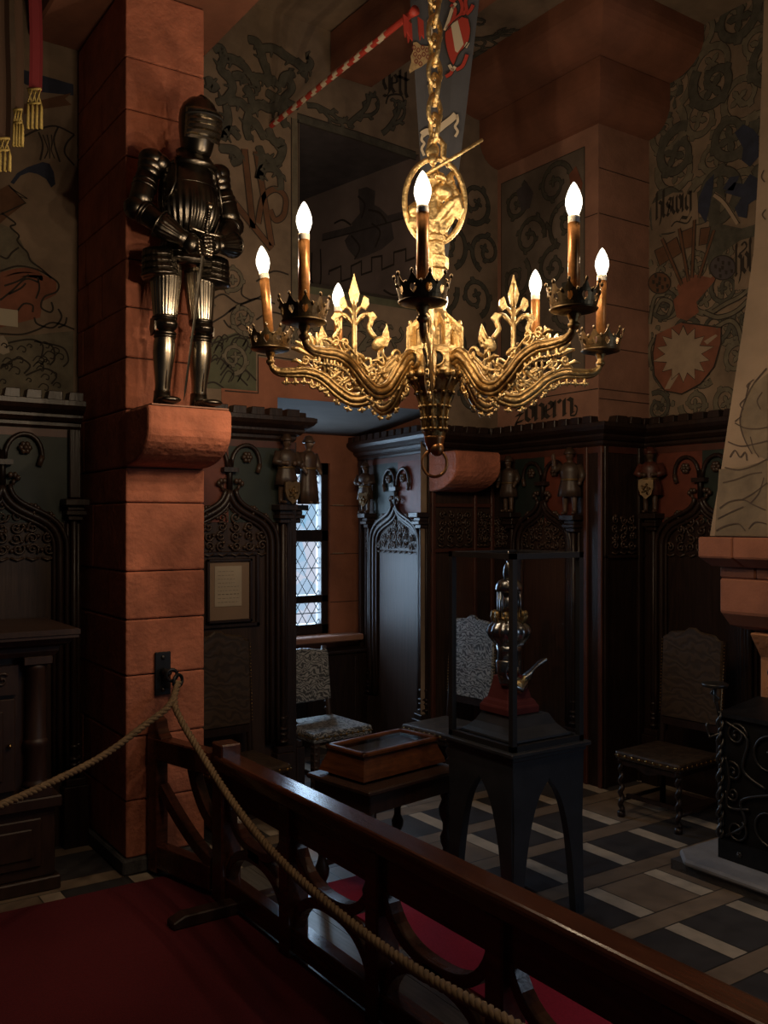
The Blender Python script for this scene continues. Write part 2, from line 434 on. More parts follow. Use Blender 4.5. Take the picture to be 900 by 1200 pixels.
def scrolls(mb, mapf, box, R, rng, m_fill, m_line, n=.003, w=.03, line=.010, inside=None, skip=0.0):
    """rows of painted acanthus scrolls filling a box (s0,s1,z0,z1)"""
    s0, s1, z0, z1 = box; nx = max(1, int(round((s1 - s0) / (R * 1.75)))); nz = max(1, int(round((z1 - z0) / (R * 1.75)))); idx = 0
    def put(pts, ws):
        nonlocal idx
        if inside and not all(inside(*q) for q in pts): return
        e = (idx % 50) * .00005; idx += 1
        mb.ribbon(pts, [a + line for a in ws], mapf, n + e, m_line); mb.ribbon(pts, ws, mapf, n + .0016 + e, m_fill)
    for j in range(nz):
        for i in range(nx):
            if rng.random() < skip: continue
            cx = s0 + (i + .5 + (.25 if j % 2 else -.25) * .6) * (s1 - s0) / nx + rng.uniform(-.12, .12) * R; cz = z0 + (j + .5) * (z1 - z0) / nz + rng.uniform(-.12, .12) * R
            sg = 1 if (i + j) % 2 else -1; a0 = rng.uniform(0, 6.28); rr = R * rng.uniform(.75, .98); K = 30; pts = []; ws = []
            for t in range(K + 1):
                f = t / K; r = rr * (1 - .82 * f); a = a0 + sg * f * 8.2
                pts.append((cx + r * math.cos(a), cz + r * math.sin(a))); ws.append(w * (1 - .65 * f))
            for t in range(1, K - 3, 3):
                f = t / K; a = a0 + sg * f * 8.2; x, z = pts[t]; L = rr * .42 * (1 - .55 * f); o = a + sg * .9 * (1 if t % 2 else 1.0)
                if t % 2: o = a + PI - sg * .5; L *= .55
                b = o + sg * .6
                put([(x, z), (x + math.cos(o) * L * .5, z + math.sin(o) * L * .5), (x + math.cos(o) * L * .6 + math.cos(b) * L * .4, z + math.sin(o) * L * .6 + math.sin(b) * L * .4)], [w * .8, w * .95, .004])
            put(pts, ws)
            x, z = pts[-1]
            for k in range(4):
                q = a0 + k * 1.57; put([(x, z), (x + math.cos(q) * w * .8, z + math.sin(q) * w * .8), (x + math.cos(q) * w * 1.3, z + math.sin(q) * w * 1.3)], [w * .4, w * .7, .004])
BULB_W = 20.0
# ================= THE ROOM =================
YB = 4.9            # back wall
ZN0, ZN1 = 2.6, 3.66
rng = random.Random(7)
FB = Fr((0, YB), (1, 0), (0, -1))
FRt = Fr((4.8, 0), (0, -1), (-1, 0))
FZ = Fr((4.33, 0), (0, -1), (-1, 0))
FP = Fr((0, 3.97), (1, 0), (0, -1))
m = MB(); m.box(-2.5, 6, -1.5, 6.2, -.1, 0); struct(m.build('floor', tile))

def rect(mb, fr, s0, s1, z0, z1, mi=0, n=0.0):
    mb.quad(fr.p(s0, z0, n), fr.p(s1, z0, n), fr.p(s1, z1, n), fr.p(s0, z1, n), mi)
def pxline(mb, fr, pts, w, mi, n=.003, smooth=True):
    P = [fr.hit(u, v) for u, v in pts]
    if smooth and len(P) > 2: P = [(a, b) for a, b, _ in catmull([(a, b, 0) for a, b in P], 5)]
    mb.ribbon(P, w, fr.p, n, mi)
def pxpoly(mb, fr, pts, mi, n=.002):
    mb.poly([fr.p(*fr.hit(u, v), n) for u, v in pts], mi)

MUR = [plaster, ink, vine, vine_l, mural_red, mural_blue, mural_pale, mural_green, sand_smooth, ink_brown, mural_dark]
# ---- back wall, left of the pillar (the figure mural)
m = MB(); rect(m, FB, -2.5, 1.6, 0, 5.2)
for l in ([(0, 391), (25, 392), (45, 386), (62, 378), (87, 386)], [(0, 318), (20, 312), (40, 315), (55, 322), (68, 332), (66, 342), (52, 348), (48, 360), (58, 366), (62, 362), (60, 354)],
          [(0, 352), (15, 340), (30, 327), (45, 331)], [(2, 250), (18, 262), (12, 266), (22, 276), (20, 282), (26, 290), (32, 296), (36, 306), (48, 315), (60, 326)],
          [(0, 300), (8, 303), (14, 296), (22, 290)], [(28, 160), (45, 152), (65, 148), (87, 158)], [(45, 155), (50, 170), (47, 188)], [(68, 149), (63, 165), (70, 190)],
          [(87, 158), (78, 168), (76, 180), (87, 194)], [(0, 405), (18, 400), (38, 398), (50, 405), (48, 420)], [(40, 400), (60, 405), (64, 420), (58, 428)], [(52, 402), (74, 408), (80, 422), (74, 430)],
          [(0, 432), (20, 420), (35, 428), (28, 438)], [(30, 440), (52, 432), (66, 440), (60, 450)], [(40, 372), (44, 380), (62, 384), (72, 372), (68, 362)], [(78, 372), (76, 380), (68, 384)],
          [(5, 335), (20, 330), (34, 322)], [(10, 345), (24, 338), (30, 332)], [(44, 325), (46, 338), (42, 350)], [(20, 365), (28, 356), (38, 358), (38, 366)]):
    pxline(m, FB, l, .009, 1)
for l in ([(14, 336), (30, 326), (50, 326)], [(0, 330), (22, 322), (44, 324), (60, 334), (58, 344)], [(2, 322), (25, 317), (46, 318)]): pxline(m, FB, l, .026, 4, .0022)
pxpoly(m, FB, [(0, 262), (14, 268), (24, 282), (32, 298), (48, 316), (0, 320)], 3, .0013); pxpoly(m, FB, [(0, 320), (40, 316), (66, 330), (66, 345), (50, 353), (47, 372), (0, 384)], 4, .0013)
pxpoly(m, FB, [(0, 262), (8, 255), (30, 238), (20, 226), (9, 217), (0, 222)], 9, .0018)
pxline(m, FB, [(0, 252), (30, 238), (10, 217)], .008, 1, .003, False); pxline(m, FB, [(12, 220), (32, 233), (22, 230)], .006, 1, .003, False)
pxpoly(m, FB, [(12, 214), (20, 203), (32, 196), (50, 190), (58, 192), (63, 202), (65, 216), (60, 220), (54, 210), (44, 204), (34, 202), (24, 206), (16, 216)], 5, .0018)
pxpoly(m, FB, [(28, 82), (48, 88), (86, 99), (86, 112), (48, 108), (28, 98)], 5, .0012)
pxpoly(m, FB, [(28, 122), (50, 117), (84, 109), (76, 116), (84, 123), (50, 128), (28, 134)], 9, .0016)
pxpoly(m, FB, [(0, 395), (30, 394), (60, 390), (86, 388), (86, 470), (0, 470)], 3, .0011)
for i in range(26):
    u, v = rng.uniform(0, 80), rng.uniform(402, 455); r = rng.uniform(3, 8)
    pxline(m, FB, [(u - r, v), (u - r * .3, v - r * .7), (u + r * .6, v - r * .3), (u + r * .5, v + r * .4), (u, v + r * .3)], .006, 1, .0036)
for i in range(3):
    pxline(m, FB, [(50 + i * 5, 158), (53 + i * 4, 166 + i), (56 + i * 2, 176), (52 + i * 6, 186)], .006, 1)
struct(m.build('wall_left', MUR))

# ---- back wall, right of the pillar up to the pier
m = MB()
rect(m, FB, 1.6, ZN0, 0, 5.2); rect(m, FB, ZN0, 2.75, 2.34, 5.2); rect(m, FB, 2.75, 3.65, 2.34, 3.03); rect(m, FB, 2.75, 3.65, 4.01, 5.2)
rect(m, FB, 3.65, 4.9, 2.34, 5.2); rect(m, FB, ZN1, 4.9, 0, 2.34)
# red dressed surround of the niche, stepped
rect(m, FB, 2.47, 3.7, 2.34, 2.565, 8, .004); rect(m, FB, 2.24, 2.47, 2.05, 2.365, 8, .004); rect(m, FB, 2.47, 2.6, 2.05, 2.34, 8, .004)
pxline(m, FB, [(263, 458), (302, 461), (302, 416), (345, 422), (430, 436), (500, 450)], .008, 1, .006, False)
BR = [[(65, 195), (95, 190), (110, 225), (150, 235), (190, 265), (215, 300), (260, 305), (285, 340)], [(110, 225), (95, 270), (130, 310), (140, 350), (110, 390), (75, 400)],
 [(200, 155), (235, 165), (250, 200), (260, 240), (275, 280), (290, 310), (330, 340)], [(255, 190), (300, 190), (340, 215), (380, 240), (430, 265), (447, 245), (432, 230)], [(380, 240), (420, 275), (415, 303)],
 [(120, 400), (170, 400), (205, 430), (245, 410), (285, 425), (320, 410), (345, 380), (375, 340), (350, 292)], [(185, 340), (210, 370), (215, 410)], [(115, 410), (122, 470), (100, 540), (130, 505), (170, 545)],
 [(205, 440), (195, 500), (205, 550)], [(205, 470), (235, 490), (265, 548)], [(270, 360), (310, 385), (350, 400), (400, 420)], [(85, 580), (150, 590), (165, 625), (135, 640)],
 [(240, 570), (255, 620), (245, 700), (258, 660), (300, 660), (325, 690), (330, 745)], [(280, 500), (300, 550), (335, 570), (325, 620), (298, 635), (268, 605)], [(45, 300), (60, 345), (85, 330)], [(140, 300), (175, 300), (190, 330)],
 [(330, 340), (345, 300), (385, 290)], [(60, 420), (70, 480), (90, 500)], [(345, 400), (335, 460), (350, 500)], [(215, 300), (235, 340), (225, 350)]]
for i, q in enumerate(BR):
    P = catmull([(*FB.hit(230 + x / 3.333, y / 3.333), 0) for x, y in q], 7); P = [(a, b) for a, b, _ in P]; n_ = len(P); e = i * .00012
    W = [.052 * (1 - .55 * abs(j / (n_ - 1) - .35)) * (.3 if j in (0, n_ - 1) else 1) for j in range(n_)]
    m.ribbon(P, [a + .011 for a in W], FB.p, .003 + e, 1); m.ribbon(P, W, FB.p, .0056 + e, 2)
    for j in range(4, n_ - 2, 6):
        x, z = P[j]; x2, z2 = P[j + 1]; a = math.atan2(z2 - z, x2 - x) + (1.0 if (j // 6) % 2 else -1.0); L_ = .055
        B = [(x, z), (x + math.cos(a) * L_ * .6, z + math.sin(a) * L_ * .6), (x + math.cos(a - .5) * L_, z + math.sin(a - .5) * L_)]
        o_ = .00006 + (j % 2) * .00003; m.ribbon(B, [.036, .026, .010], FB.p, .003 + e - o_, 1); m.ribbon(B, [.026, .016, .003], FB.p, .0056 + e + o_, 2)
# landscape painted below the scrolls
for l in ([(242, 405), (262, 398), (280, 392), (300, 400)], [(236, 432), (255, 420), (268, 430), (290, 452)], [(258, 440), (272, 425), (286, 432), (300, 446)], [(245, 380), (262, 370), (275, 360), (296, 352), (310, 345)],
          [(250, 350), (262, 345), (280, 356), (300, 350), (322, 356)], [(300, 330), (320, 318), (338, 322)], [(285, 330), (283, 345), (294, 352)], [(262, 375), (270, 384), (284, 378), (290, 364), (280, 358), (268, 366)],
          [(236, 452), (250, 448), (262, 455)], [(270, 405), (276, 396), (290, 400), (286, 412), (274, 414)], [(300, 375), (316, 366), (334, 372), (330, 390), (312, 392)]):
    pxline(m, FB, l, .010, 1)
pxpoly(m, FB, [(240, 400), (262, 394), (282, 388), (300, 396), (300, 458), (240, 455)], 7, .0012)
for i in range(14):
    u, v = rng.uniform(250, 296), rng.uniform(396, 446); r = rng.uniform(4, 9)
    pxline(m, FB, [(u - r, v + r), (u, v - r * .6), (u + r * .8, v), (u + r * .4, v + r * .8)], .008, 1, .0034)
scrolls(m, FB.p, (1.97, 2.46, 2.42, 3.12), .115, random.Random(4), 3, 1, .0038, .024, .008)
for a, b in (((286, 175), (296, 268)), ((300, 178), (318, 288)), ((272, 235), (318, 292))):
    pxline(m, FB, [a, b], .035, 9, .0062); pxline(m, FB, [a, b], .046, 1, .0055)
for l in ([(302, 262), (308, 232), (322, 222), (334, 232), (332, 252), (322, 258), (316, 246)],): pxline(m, FB, l, .030, 9, .0062); pxline(m, FB, l, .042, 1, .0056)
# frieze between the upper recess and the niche
ins = lambda x, z: 2.5 < x < 3.6 and 2.58 < z < 3.0
vines(m, FB.p, [((2.75 + .2 * i, 2.62), 1.3 + .3 * (i % 2), .45, .03, 3.5 if i % 2 else -3.5, 1) for i in range(5)], ins, rng, 3, 1)
rect(m, FB, 2.75, 3.65, 2.985, 3.03, 7, .003); rect(m, FB, 2.75, 3.68, 3.03, 3.05, 1, .004)
# painted frame and scrolls over the recess
pxline(m, FB, [(348, 138), (420, 160), (487, 183)], .045, 2, .004, False); pxline(m, FB, [(348, 138), (420, 160), (487, 183)], .06, 1, .003, False)
rect(m, FB, 2.70, 2.735, 2.9, 4.02, 3, .003); rect(m, FB, 2.69, 2.697, 2.9, 4.02, 1, .004); rect(m, FB, 2.738, 2.745, 2.9, 4.02, 1, .004)
ins = lambda x, z: 2.72 < x < 3.6 and 4.05 < z < 4.33
vines(m, FB.p, [((2.8, 4.12), .4, .5, .028, -3, 1), ((3.1, 4.08), .8, .5, .028, 3, 1), ((3.35, 4.08), .5, .5, .028, 3, 1)], ins, rng, 2, 1)
pxline(m, FB, [(452, 122), (456, 112), (470, 112), (472, 124), (462, 126)], .012, 1)
letters(m, 'yett', FB.hit(449, 104), FB.hit(480, 116), .115, FB.p, .0065, 1, .26)
# scrolls in the corner behind the chandelier
ins = lambda x, z: 3.66 < x < 4.32 and 2.3 < z < 4.0
scrolls(m, FB.p, (3.68, 4.32, 2.32, 3.95), .18, rng, 2, 1, .003, .032, .010, ins)
struct(m.build('wall_back', MUR))

# ---- upper recess (deep splayed window embrasure with a painted castle)
FN = Fr((3.42, 6.2), (.23, -1.3), (-1.3, -.23))
m = MB(); LN = math.hypot(.23, 1.3)
rect(m, FN, 0, LN, 3.03, 4.01); 
m.quad((2.75, YB, 3.03), (2.75, YB, 4.01), (2.95, 6.2, 4.01), (2.95, 6.2, 3.03), 0)
m.quad((2.95, 6.2, 3.03), (3.42, 6.2, 3.03), (3.42, 6.2, 4.01), (2.95, 6.2, 4.01), 0)
m.quad((2.75, YB, 4.01), (3.65, YB, 4.01), (3.42, 6.2, 4.01), (2.95, 6.2, 4.01), 10)
m.quad((2.75, YB, 3.03), (3.65, YB, 3.03), (3.42, 6.2, 3.03), (2.95, 6.2, 3.03), 7)
pxpoly(m, FN, [(420, 222), (430, 219), (440, 224), (439, 240), (446, 244), (458, 256), (462, 280), (448, 292), (430, 300), (418, 304), (408, 292), (404, 282), (414, 268), (412, 262), (422, 250)], 10, .002)
pxline(m, FN, [(378, 278), (402, 272), (436, 262), (474, 252)], .05, 10, .003, False); pxline(m, FN, [(378, 282), (402, 276), (474, 256)], .01, 1, .004, False)
for a in ([(386, 322), (386, 318), (400, 312), (400, 330), (412, 326), (412, 312), (424, 306), (424, 322), (436, 318), (436, 302), (448, 300), (448, 316), (462, 310), (462, 296), (476, 292), (476, 306), (487, 302)],):
    pxline(m, FN, a, .018, 1, .0035, False)
for a in ([(420, 230), (428, 240), (424, 256)], [(436, 262), (446, 272), (440, 290)], [(412, 276), (422, 290), (416, 304)], [(432, 246), (446, 250), (454, 262)], [(392, 262), (402, 258), (412, 264)], [(366, 296), (366, 330), (376, 332), (376, 292)], [(450, 340), (462, 346), (474, 342)]):
    pxline(m, FN, a, .014, 1, .004)
struct(m.build('wall_recess', [recess_paint] + MUR[1:]))

# ---- lower window niche
m = MB()
NB = 5.95
m.quad((ZN0, YB, 0), (ZN0, YB, 2.34), (ZN0, NB, 2.25), (ZN0, NB, 0))
wx0, wx1, wz0, wz1 = 2.72, 3.60, .77, 2.04
FNB = Fr((0, NB), (1, 0), (0, -1))
rect(m, FNB, ZN0, wx0, 0, 2.25); rect(m, FNB, wx1, 3.95, 0, 2.25); rect(m, FNB, wx0, wx1, 0, wz0); rect(m, FNB, wx0, wx1, wz1, 2.25)
m.quad((3.80, YB, 0), (3.93, NB, 0), (3.93, NB, 2.25), (3.80, YB, 2.34))
for a, b in (((wx0, 0), (wx0, .16)), ((wx1, 0), (wx1, .16))):
    m.quad((a[0], NB, wz0), (a[0], NB + .16, wz0), (a[0], NB + .16, wz1), (a[0], NB, wz1))
m.quad((wx0, NB, wz1), (wx1, NB, wz1), (wx1, NB + .16, wz1), (wx0, NB + .16, wz1))
for z in (1.0, 1.36, 1.72): rect(m, FNB, wx1, 3.95, z, z + .006, 1, .002)
for z in (1.72, 1.36):
    rect(m, FNB, 3.62, 3.72, z + .006, z + .012, 2, .003)
struct(m.build('wall_niche', [sand_smooth, joint, mural_pale]))
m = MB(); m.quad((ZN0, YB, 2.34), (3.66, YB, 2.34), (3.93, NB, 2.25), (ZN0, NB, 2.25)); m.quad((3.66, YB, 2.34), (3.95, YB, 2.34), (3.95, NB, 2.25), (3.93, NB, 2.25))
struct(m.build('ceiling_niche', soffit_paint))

# window
w = thing('window_1', None, None, ((wx0 + wx1) / 2, NB + .06, wz0)); struct(w, 'leaded casement window in the stone niche')
cx = (wx0 + wx1) / 2; hw = (wx1 - wx0) / 2
fm = MB(); fr_ = .062
for a, b in ((-hw, -hw + fr_ + .01), (hw - fr_, hw), (-.045, .045)): fm.box(a, b, -.04, .05, 0, wz1 - wz0)
rows = [(wz0, wz0 + .075), (1.003, 1.06), (1.455, 1.545), (1.95, wz1)]
for a, b in rows: fm.box(-hw, hw, -.04, .05, a - wz0, b - wz0)
fm.build('window_frame', oak, w, bevel=.006)
paneMat = bpy.data.materials.new('leaded_pane'); paneMat.use_nodes = True
def _pane():
    nt = paneMat.node_tree; N = nt.nodes; L = nt.links; N.clear()
    o = N.new('ShaderNodeOutputMaterial'); mx = N.new('ShaderNodeMixShader'); t = N.new('ShaderNodeBsdfTransparent'); e = N.new('ShaderNodeEmission')
    tc = N.new('ShaderNodeTexCoord'); nz = N.new('ShaderNodeTexVoronoi'); nz.inputs['Scale'].default_value = 5; L.new(tc.outputs['Object'], nz.inputs['Vector'])
    r = N.new('ShaderNodeValToRGB'); r.color_ramp.elements[0].color = (.25, .62, .95, 1); r.color_ramp.elements[1].color = (.75, .82, 1, 1)
    r.color_ramp.elements[0].position = .2; r.color_ramp.elements[1].position = .6
    L.new(nz.outputs['Color'], r.inputs[0]); L.new(r.outputs[0], e.inputs['Color']); e.inputs['Strength'].default_value = PANE_E
    t.inputs['Color'].default_value = (.75, .9, 1, 1); mx.inputs[0].default_value = .75
    L.new(t.outputs[0], mx.inputs[1]); L.new(e.outputs[0], mx.inputs[2]); L.new(mx.outputs[0], o.inputs[0])
PANE_E = 1.0
_pane()
for cxs in (-1, 1):
    x0, x1 = (-hw + .07, -.045) if cxs < 0 else (.045, hw - fr_)
    for i in range(3):
        z0, z1 = rows[i][1] - wz0, rows[i + 1][0] - wz0
        p = MB(); p.quad((x0, .01, z0), (x1, .01, z0), (x1, .01, z1), (x0, .01, z1))
        q = 0.078; k = -8
        for dsg in (1, -1):
            c = -6.0
            while c < 10:
                # lines x = c*q' + dsg*z*0.62
                seg = []
                for t in range(41):
                    z = z0 + (z1 - z0) * t / 40; x = x0 + c * q + dsg * (z - z0) * .62
                    if x0 <= x <= x1: seg.append((x, .004, z))
                if len(seg) > 1: p.tube([seg[0], seg[-1]], .0035, 4, 1)
                c += 1
                if c > 9 and dsg == -1 and c * q - .62 * (z1 - z0) > x1 - x0: break
            if dsg == -1:
                for c2 in range(10, 16):
                    seg = []
                    for t in range(41):
                        z = z0 + (z1 - z0) * t / 40; x = x0 + c2 * q - (z - z0) * .62
                        if x0 <= x <= x1: seg.append((x, .004, z))
                    if len(seg) > 1: p.tube([seg[0], seg[-1]], .0035, 4, 1)
        p.tube([(x0, .003, (z0 + z1) / 2), (x1, .003, (z0 + z1) / 2)], .004, 4, 1)
        p.build('leaded_pane', [paneMat, came], w)
m = MB(); m.box(-hw - .1, hw + .2, -.22, .1, -.045, 0); m.build('window_sill', sand_pale, w, bevel=.008)

# ---- right: pier and mural wall
m = MB(); rect(m, FRt, -3.97, 1.5, 0, 5.2)
ins = lambda s, z: -3.96 < s < -2.2 and 2.2 < z < 4.9
r2 = random.Random(21)
scrolls(m, FRt.p, (-3.96, -2.5, 2.22, 3.3), .13, r2, 3, 1, .0010, .038, .009, ins)
scrolls(m, FRt.p, (-3.96, -2.5, 2.22, 3.1), .12, r2, 2, 1, .0040, .026, .009, ins, .35)
scrolls(m, FRt.p, (-3.96, -2.5, 3.40, 4.75), .17, r2, 3, 1, .0010, .050, .009, ins)
scrolls(m, FRt.p, (-3.96, -2.5, 3.40, 4.75), .19, r2, 2, 1, .0040, .066, .010, ins)
pxpoly(m, FRt, [(764, 240), (790, 226), (818, 226), (820, 262), (800, 270), (766, 276)], 0, .0092); pxpoly(m, FRt, [(862, 292), (893, 282), (893, 338), (862, 340)], 0, .0092)
# dark trunk with blue mantling
pxpoly(m, FRt, [(826, 232), (836, 224), (846, 236), (842, 262), (870, 268), (890, 262), (890, 276), (868, 282), (848, 296), (842, 320), (832, 322), (828, 290), (832, 262)], 2, .008)
pxpoly(m, FRt, [(820, 232), (828, 214), (838, 204), (836, 226), (832, 246), (828, 262), (822, 252), (818, 248)], 5, .0088)
for q in ([(850, 226), (862, 214), (872, 216), (880, 204), (890, 210), (890, 232), (878, 240), (876, 256), (866, 254), (862, 244), (870, 232)], [(862, 156), (872, 146), (884, 152), (890, 160), (890, 184), (880, 196), (870, 188), (872, 174)], [(848, 222), (856, 208), (868, 206), (860, 224)]):
    pxpoly(m, FRt, q, 5, .0085)
pxline(m, FRt, [(838, 228), (850, 238), (866, 262)], .028, 6, .0095); pxline(m, FRt, [(838, 226), (851, 236), (868, 262)], .006, 1, .010)
# fan of painted feathers / pikes over the crest
for q in ([(782, 286), (794, 278), (800, 296), (788, 304)], [(800, 272), (814, 266), (816, 288), (803, 292)], [(822, 268), (834, 266), (830, 286), (820, 288)], [(768, 294), (780, 288), (786, 304), (774, 312)]):
    pxpoly(m, FRt, q, 9, .0088); pxline(m, FRt, q + [q[0]], .006, 1, .0095, False)
for a, b in (((777, 280), (800, 334)), ((797, 268), (808, 330)), ((815, 258), (812, 326)), ((838, 270), (820, 326))):
    pxline(m, FRt, [a, b], .016, 9, .0098); pxline(m, FRt, [a, b], .026, 1, .0092)
pxpoly(m, FRt, [(794, 336), (802, 326), (816, 322), (834, 326), (842, 318), (838, 330), (826, 344), (812, 360), (800, 356)], 4, .009)
pxpoly(m, FRt, [(790, 352), (802, 340), (816, 350), (820, 366), (806, 376), (794, 372)], 4, .0088)
# pine-cone plumes
for c, r in (((848, 314), 15), ((774, 332), 13)):
    P = [(c[0] + r * math.cos(t * PI / 8), c[1] + r * .95 * math.sin(t * PI / 8)) for t in range(16)]
    pxpoly(m, FRt, P, 10 if r > 13 else 9, .0092); pxline(m, FRt, P + [P[0]], .007, 1, .0098)
    for i in range(9):
        a = i * 2.4; q = r * .32 * math.sqrt(i)
        x, y = c[0] + q * math.cos(a) * .85, c[1] + q * math.sin(a) * .85
        pxpoly(m, FRt, [(x - 1.6, y - 2.4), (x + 1.6, y - 2), (x + 1.2, y + 2.4), (x - 1.4, y + 2)], 1, .0102)
# shield with the nettle leaf
pxpoly(m, FRt, [(770, 392), (800, 378), (846, 384), (846, 402), (838, 430), (822, 450), (800, 462), (780, 458), (768, 440), (766, 414)], 4, .009)
pxline(m, FRt, [(800, 378), (846, 384), (846, 402), (838, 430), (822, 450), (800, 462), (780, 458), (768, 440), (766, 414), (770, 392)], .009, 1, .0098, False)
star = []
cc = (802, 415)
for i in range(28):
    a = -PI / 2 + i * PI / 14
    r = (31 if i % 2 == 0 else 21)
    if i in (6, 20): r = 36
    star.append((cc[0] + r * 1.02 * math.cos(a), cc[1] + r * 1.08 * math.sin(a)))
for i in range(28):
    a, b = star[i], star[(i + 1) % 28]; m.poly([FRt.p(*FRt.hit(*q), .0105) for q in (cc, a, b)], 6)
pxpoly(m, FRt, [(826, 400), (840, 392), (842, 394), (830, 404)], 6, .0106); pxpoly(m, FRt, [(790, 436), (796, 440), (786, 456), (780, 456)], 6, .0106)
pxline(m, FRt, star + [star[0]], .006, 1, .0112, False)
for l in ([(768, 366), (776, 352), (788, 356), (784, 370)], [(762, 380), (768, 350), (780, 345)], [(836, 366), (852, 356), (868, 348), (882, 336)], [(840, 384), (856, 376), (866, 384), (870, 402)], [(826, 366), (842, 372), (862, 366), (878, 352)], [(768, 396), (762, 410), (764, 430)]):
    pxline(m, FRt, l, .022, 3, .0095); pxline(m, FRt, l, .034, 1, .0088)
letters(m, 'hlswig', FRt.hit(771, 257), FRt.hit(813, 244), .105, FRt.p, .0125, 1, .25)
pxline(m, FRt, [(812, 254), (806, 262), (794, 260), (788, 266)], .009, 1, .0115)
letters(m, 'hols', FRt.hit(864, 323), FRt.hit(892, 314), .115, FRt.p, .0125, 1, .25)
pxline(m, FRt, [(868, 298), (876, 290), (874, 284), (870, 288)], .010, 1, .0115)
struct(m.build('wall_right', MUR))

m = MB()
rect(m, FZ, -YB, -3.97, 0, 4.2); rect(m, FP, 4.33, 4.8, 0, 4.2)
rect(m, FZ, -4.86, -4.08, 2.52, 3.95, 11, .0012)
ins = lambda s, z: -4.84 < s < -4.1 and 2.55 < z < 3.93
r3 = random.Random(5)
scrolls(m, FZ.p, (-4.83, -4.1, 2.56, 3.92), .17, r3, 2, 1, .0022, .030, .010, ins)
for a in ((-4.86, -4.855), (-4.085, -4.08)): rect(m, FZ, a[0], a[1], 2.52, 3.95, 1, .004)
rect(m, FZ, -4.86, -4.08, 3.945, 3.95, 1, .004); rect(m, FZ, -4.86, -4.08, 2.52, 2.525, 1, .004)
rect(m, FZ, -4.9, -3.97, 2.42, 2.426, 1, .003)
pxpoly(m, FZ, [(668, 205), (676, 195), (684, 215), (680, 236), (672, 230)], 4, .009); pxpoly(m, FZ, [(606, 224), (618, 214), (626, 226), (622, 244), (612, 248)], 10, .009)
letters(m, 'zonern', FZ.hit(606, 496), FZ.hit(674, 484), .10, FZ.p, .006, 1, .27)
pxline(m, FZ, [(669, 487), (675, 486), (677, 478), (674, 475)], .011, 1, .006)
for i, z in enumerate((2.36, 2.42, 2.68, 2.95, 3.23, 3.5, 3.78)): rect(m, FP, 4.335, 4.8, z, z + .006, 12, .002)
for i, z in enumerate((2.42, 2.95, 3.5)): rect(m, FZ, -4.08, -3.975, z, z + .006, 12, .002)
struct(m.build('wall_pier', [sand_pale] + MUR[1:] + [plaster_grey, joint]))

# ---- ceiling and beams
m = MB()
cp = lambda s, t, n: (s, t, 4.62 - n)
m.quad((-2.5, -1, 4.62), (6, -1, 4.62), (6, 5, 4.62), (-2.5, 5, 4.62))
vines(m, cp, [((2.1 + .22 * i, 4.75 - .2 * (i % 2)), -1.2 - .5 * (i % 2), .8, .035, 2 if i % 2 else -2, 2) for i in range(4)] + [((3.4 + .15 * i, 4.8), -1.4, .7, .035, 2 if i % 2 else -2, 2) for i in range(4)], lambda x, y: (2.02 < x < 2.94 or 3.3 < x < 4.1) and 3.3 < y < 4.88, rng, 2, 1)
struct(m.build('ceiling', MUR))
def beam(x0, x1, y0, y1, z0, z1, label):
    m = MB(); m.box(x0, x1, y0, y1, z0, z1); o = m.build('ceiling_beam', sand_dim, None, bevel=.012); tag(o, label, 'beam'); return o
beam(1.185, 2.0, .6, 4.895, 4.05, 4.75, 'broad red stone ceiling beam resting on top of the pillar', )
beam(2.96, 3.27, 3.2, 4.895, 4.345, 4.615, 'short red stone beam end under the ceiling behind the striped pole')
def course(n0, n1, z0, z1, label):
    m = MB(); k = 8; pr = [(-.02, z0)]
    r = min(n1 - n0, z1 - z0) ; 
    for i in range(k + 1):
        q = PI / 2 * i / k
        pr.append((n0 + (n1 - n0) * math.sin(q), z0 + (z1 - z0) * .62 * (1 - math.cos(q))))
    pr.append((n1, z1)); pr.append((-.02, z1))
    m.sweep([(4.33, 4.895), (4.33, 3.97), (4.795, 3.97)], pr, -1)
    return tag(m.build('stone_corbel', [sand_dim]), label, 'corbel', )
course(.0, .17, 4.055, 4.355, 'lowest rounded red stone corbel course on top of the pier')
course(.17, .42, 4.36, 4.66, 'second rounded red stone corbel course above the pier')
course(.42, .62, 4.665, 4.95, 'topmost rounded red stone corbel course above the pier')

# ---- pillar
p = thing('stone_pillar', 'tall square pillar of red sandstone blocks behind the suit of armour', 'pillar', (1.425, 4.14, 0))
m = MB(); pw, pd = .382, .745
zs = [.07, .33, .62, .90, 1.155, 1.375, 1.69, 1.85, 2.115, 2.35, 2.58, 2.80, 3.03, 3.265, 3.48, 3.718, 4.045]
rp = random.Random(3)
m.box(.012, pw - .012, .012, pd, 0, 4.045, 1)
for i in range(len(zs) - 1):
    g = .0022; f = [0, (.22, .5, .34, .6)[i % 4] + rp.uniform(-.03, .03), pd]
    if rp.random() < .4: f.insert(2, min(pd - .1, f[1] + .22))
    for j in range(len(f) - 1):
        e = rp.uniform(-.003, .003)
        m.box(e if j else 0, pw + (0 if j else e * .5), f[j] + (g if j else 0), f[j + 1] - g, zs[i] + g, zs[i + 1] - g, 0)
m.build('pillar_blocks', [sand, joint], p, bevel=.008, seg=2)
m = MB(); m.box(-.02, pw + .02, -.02, pd, 0, .07); m.build('plinth', slate_d, p, bevel=.008)
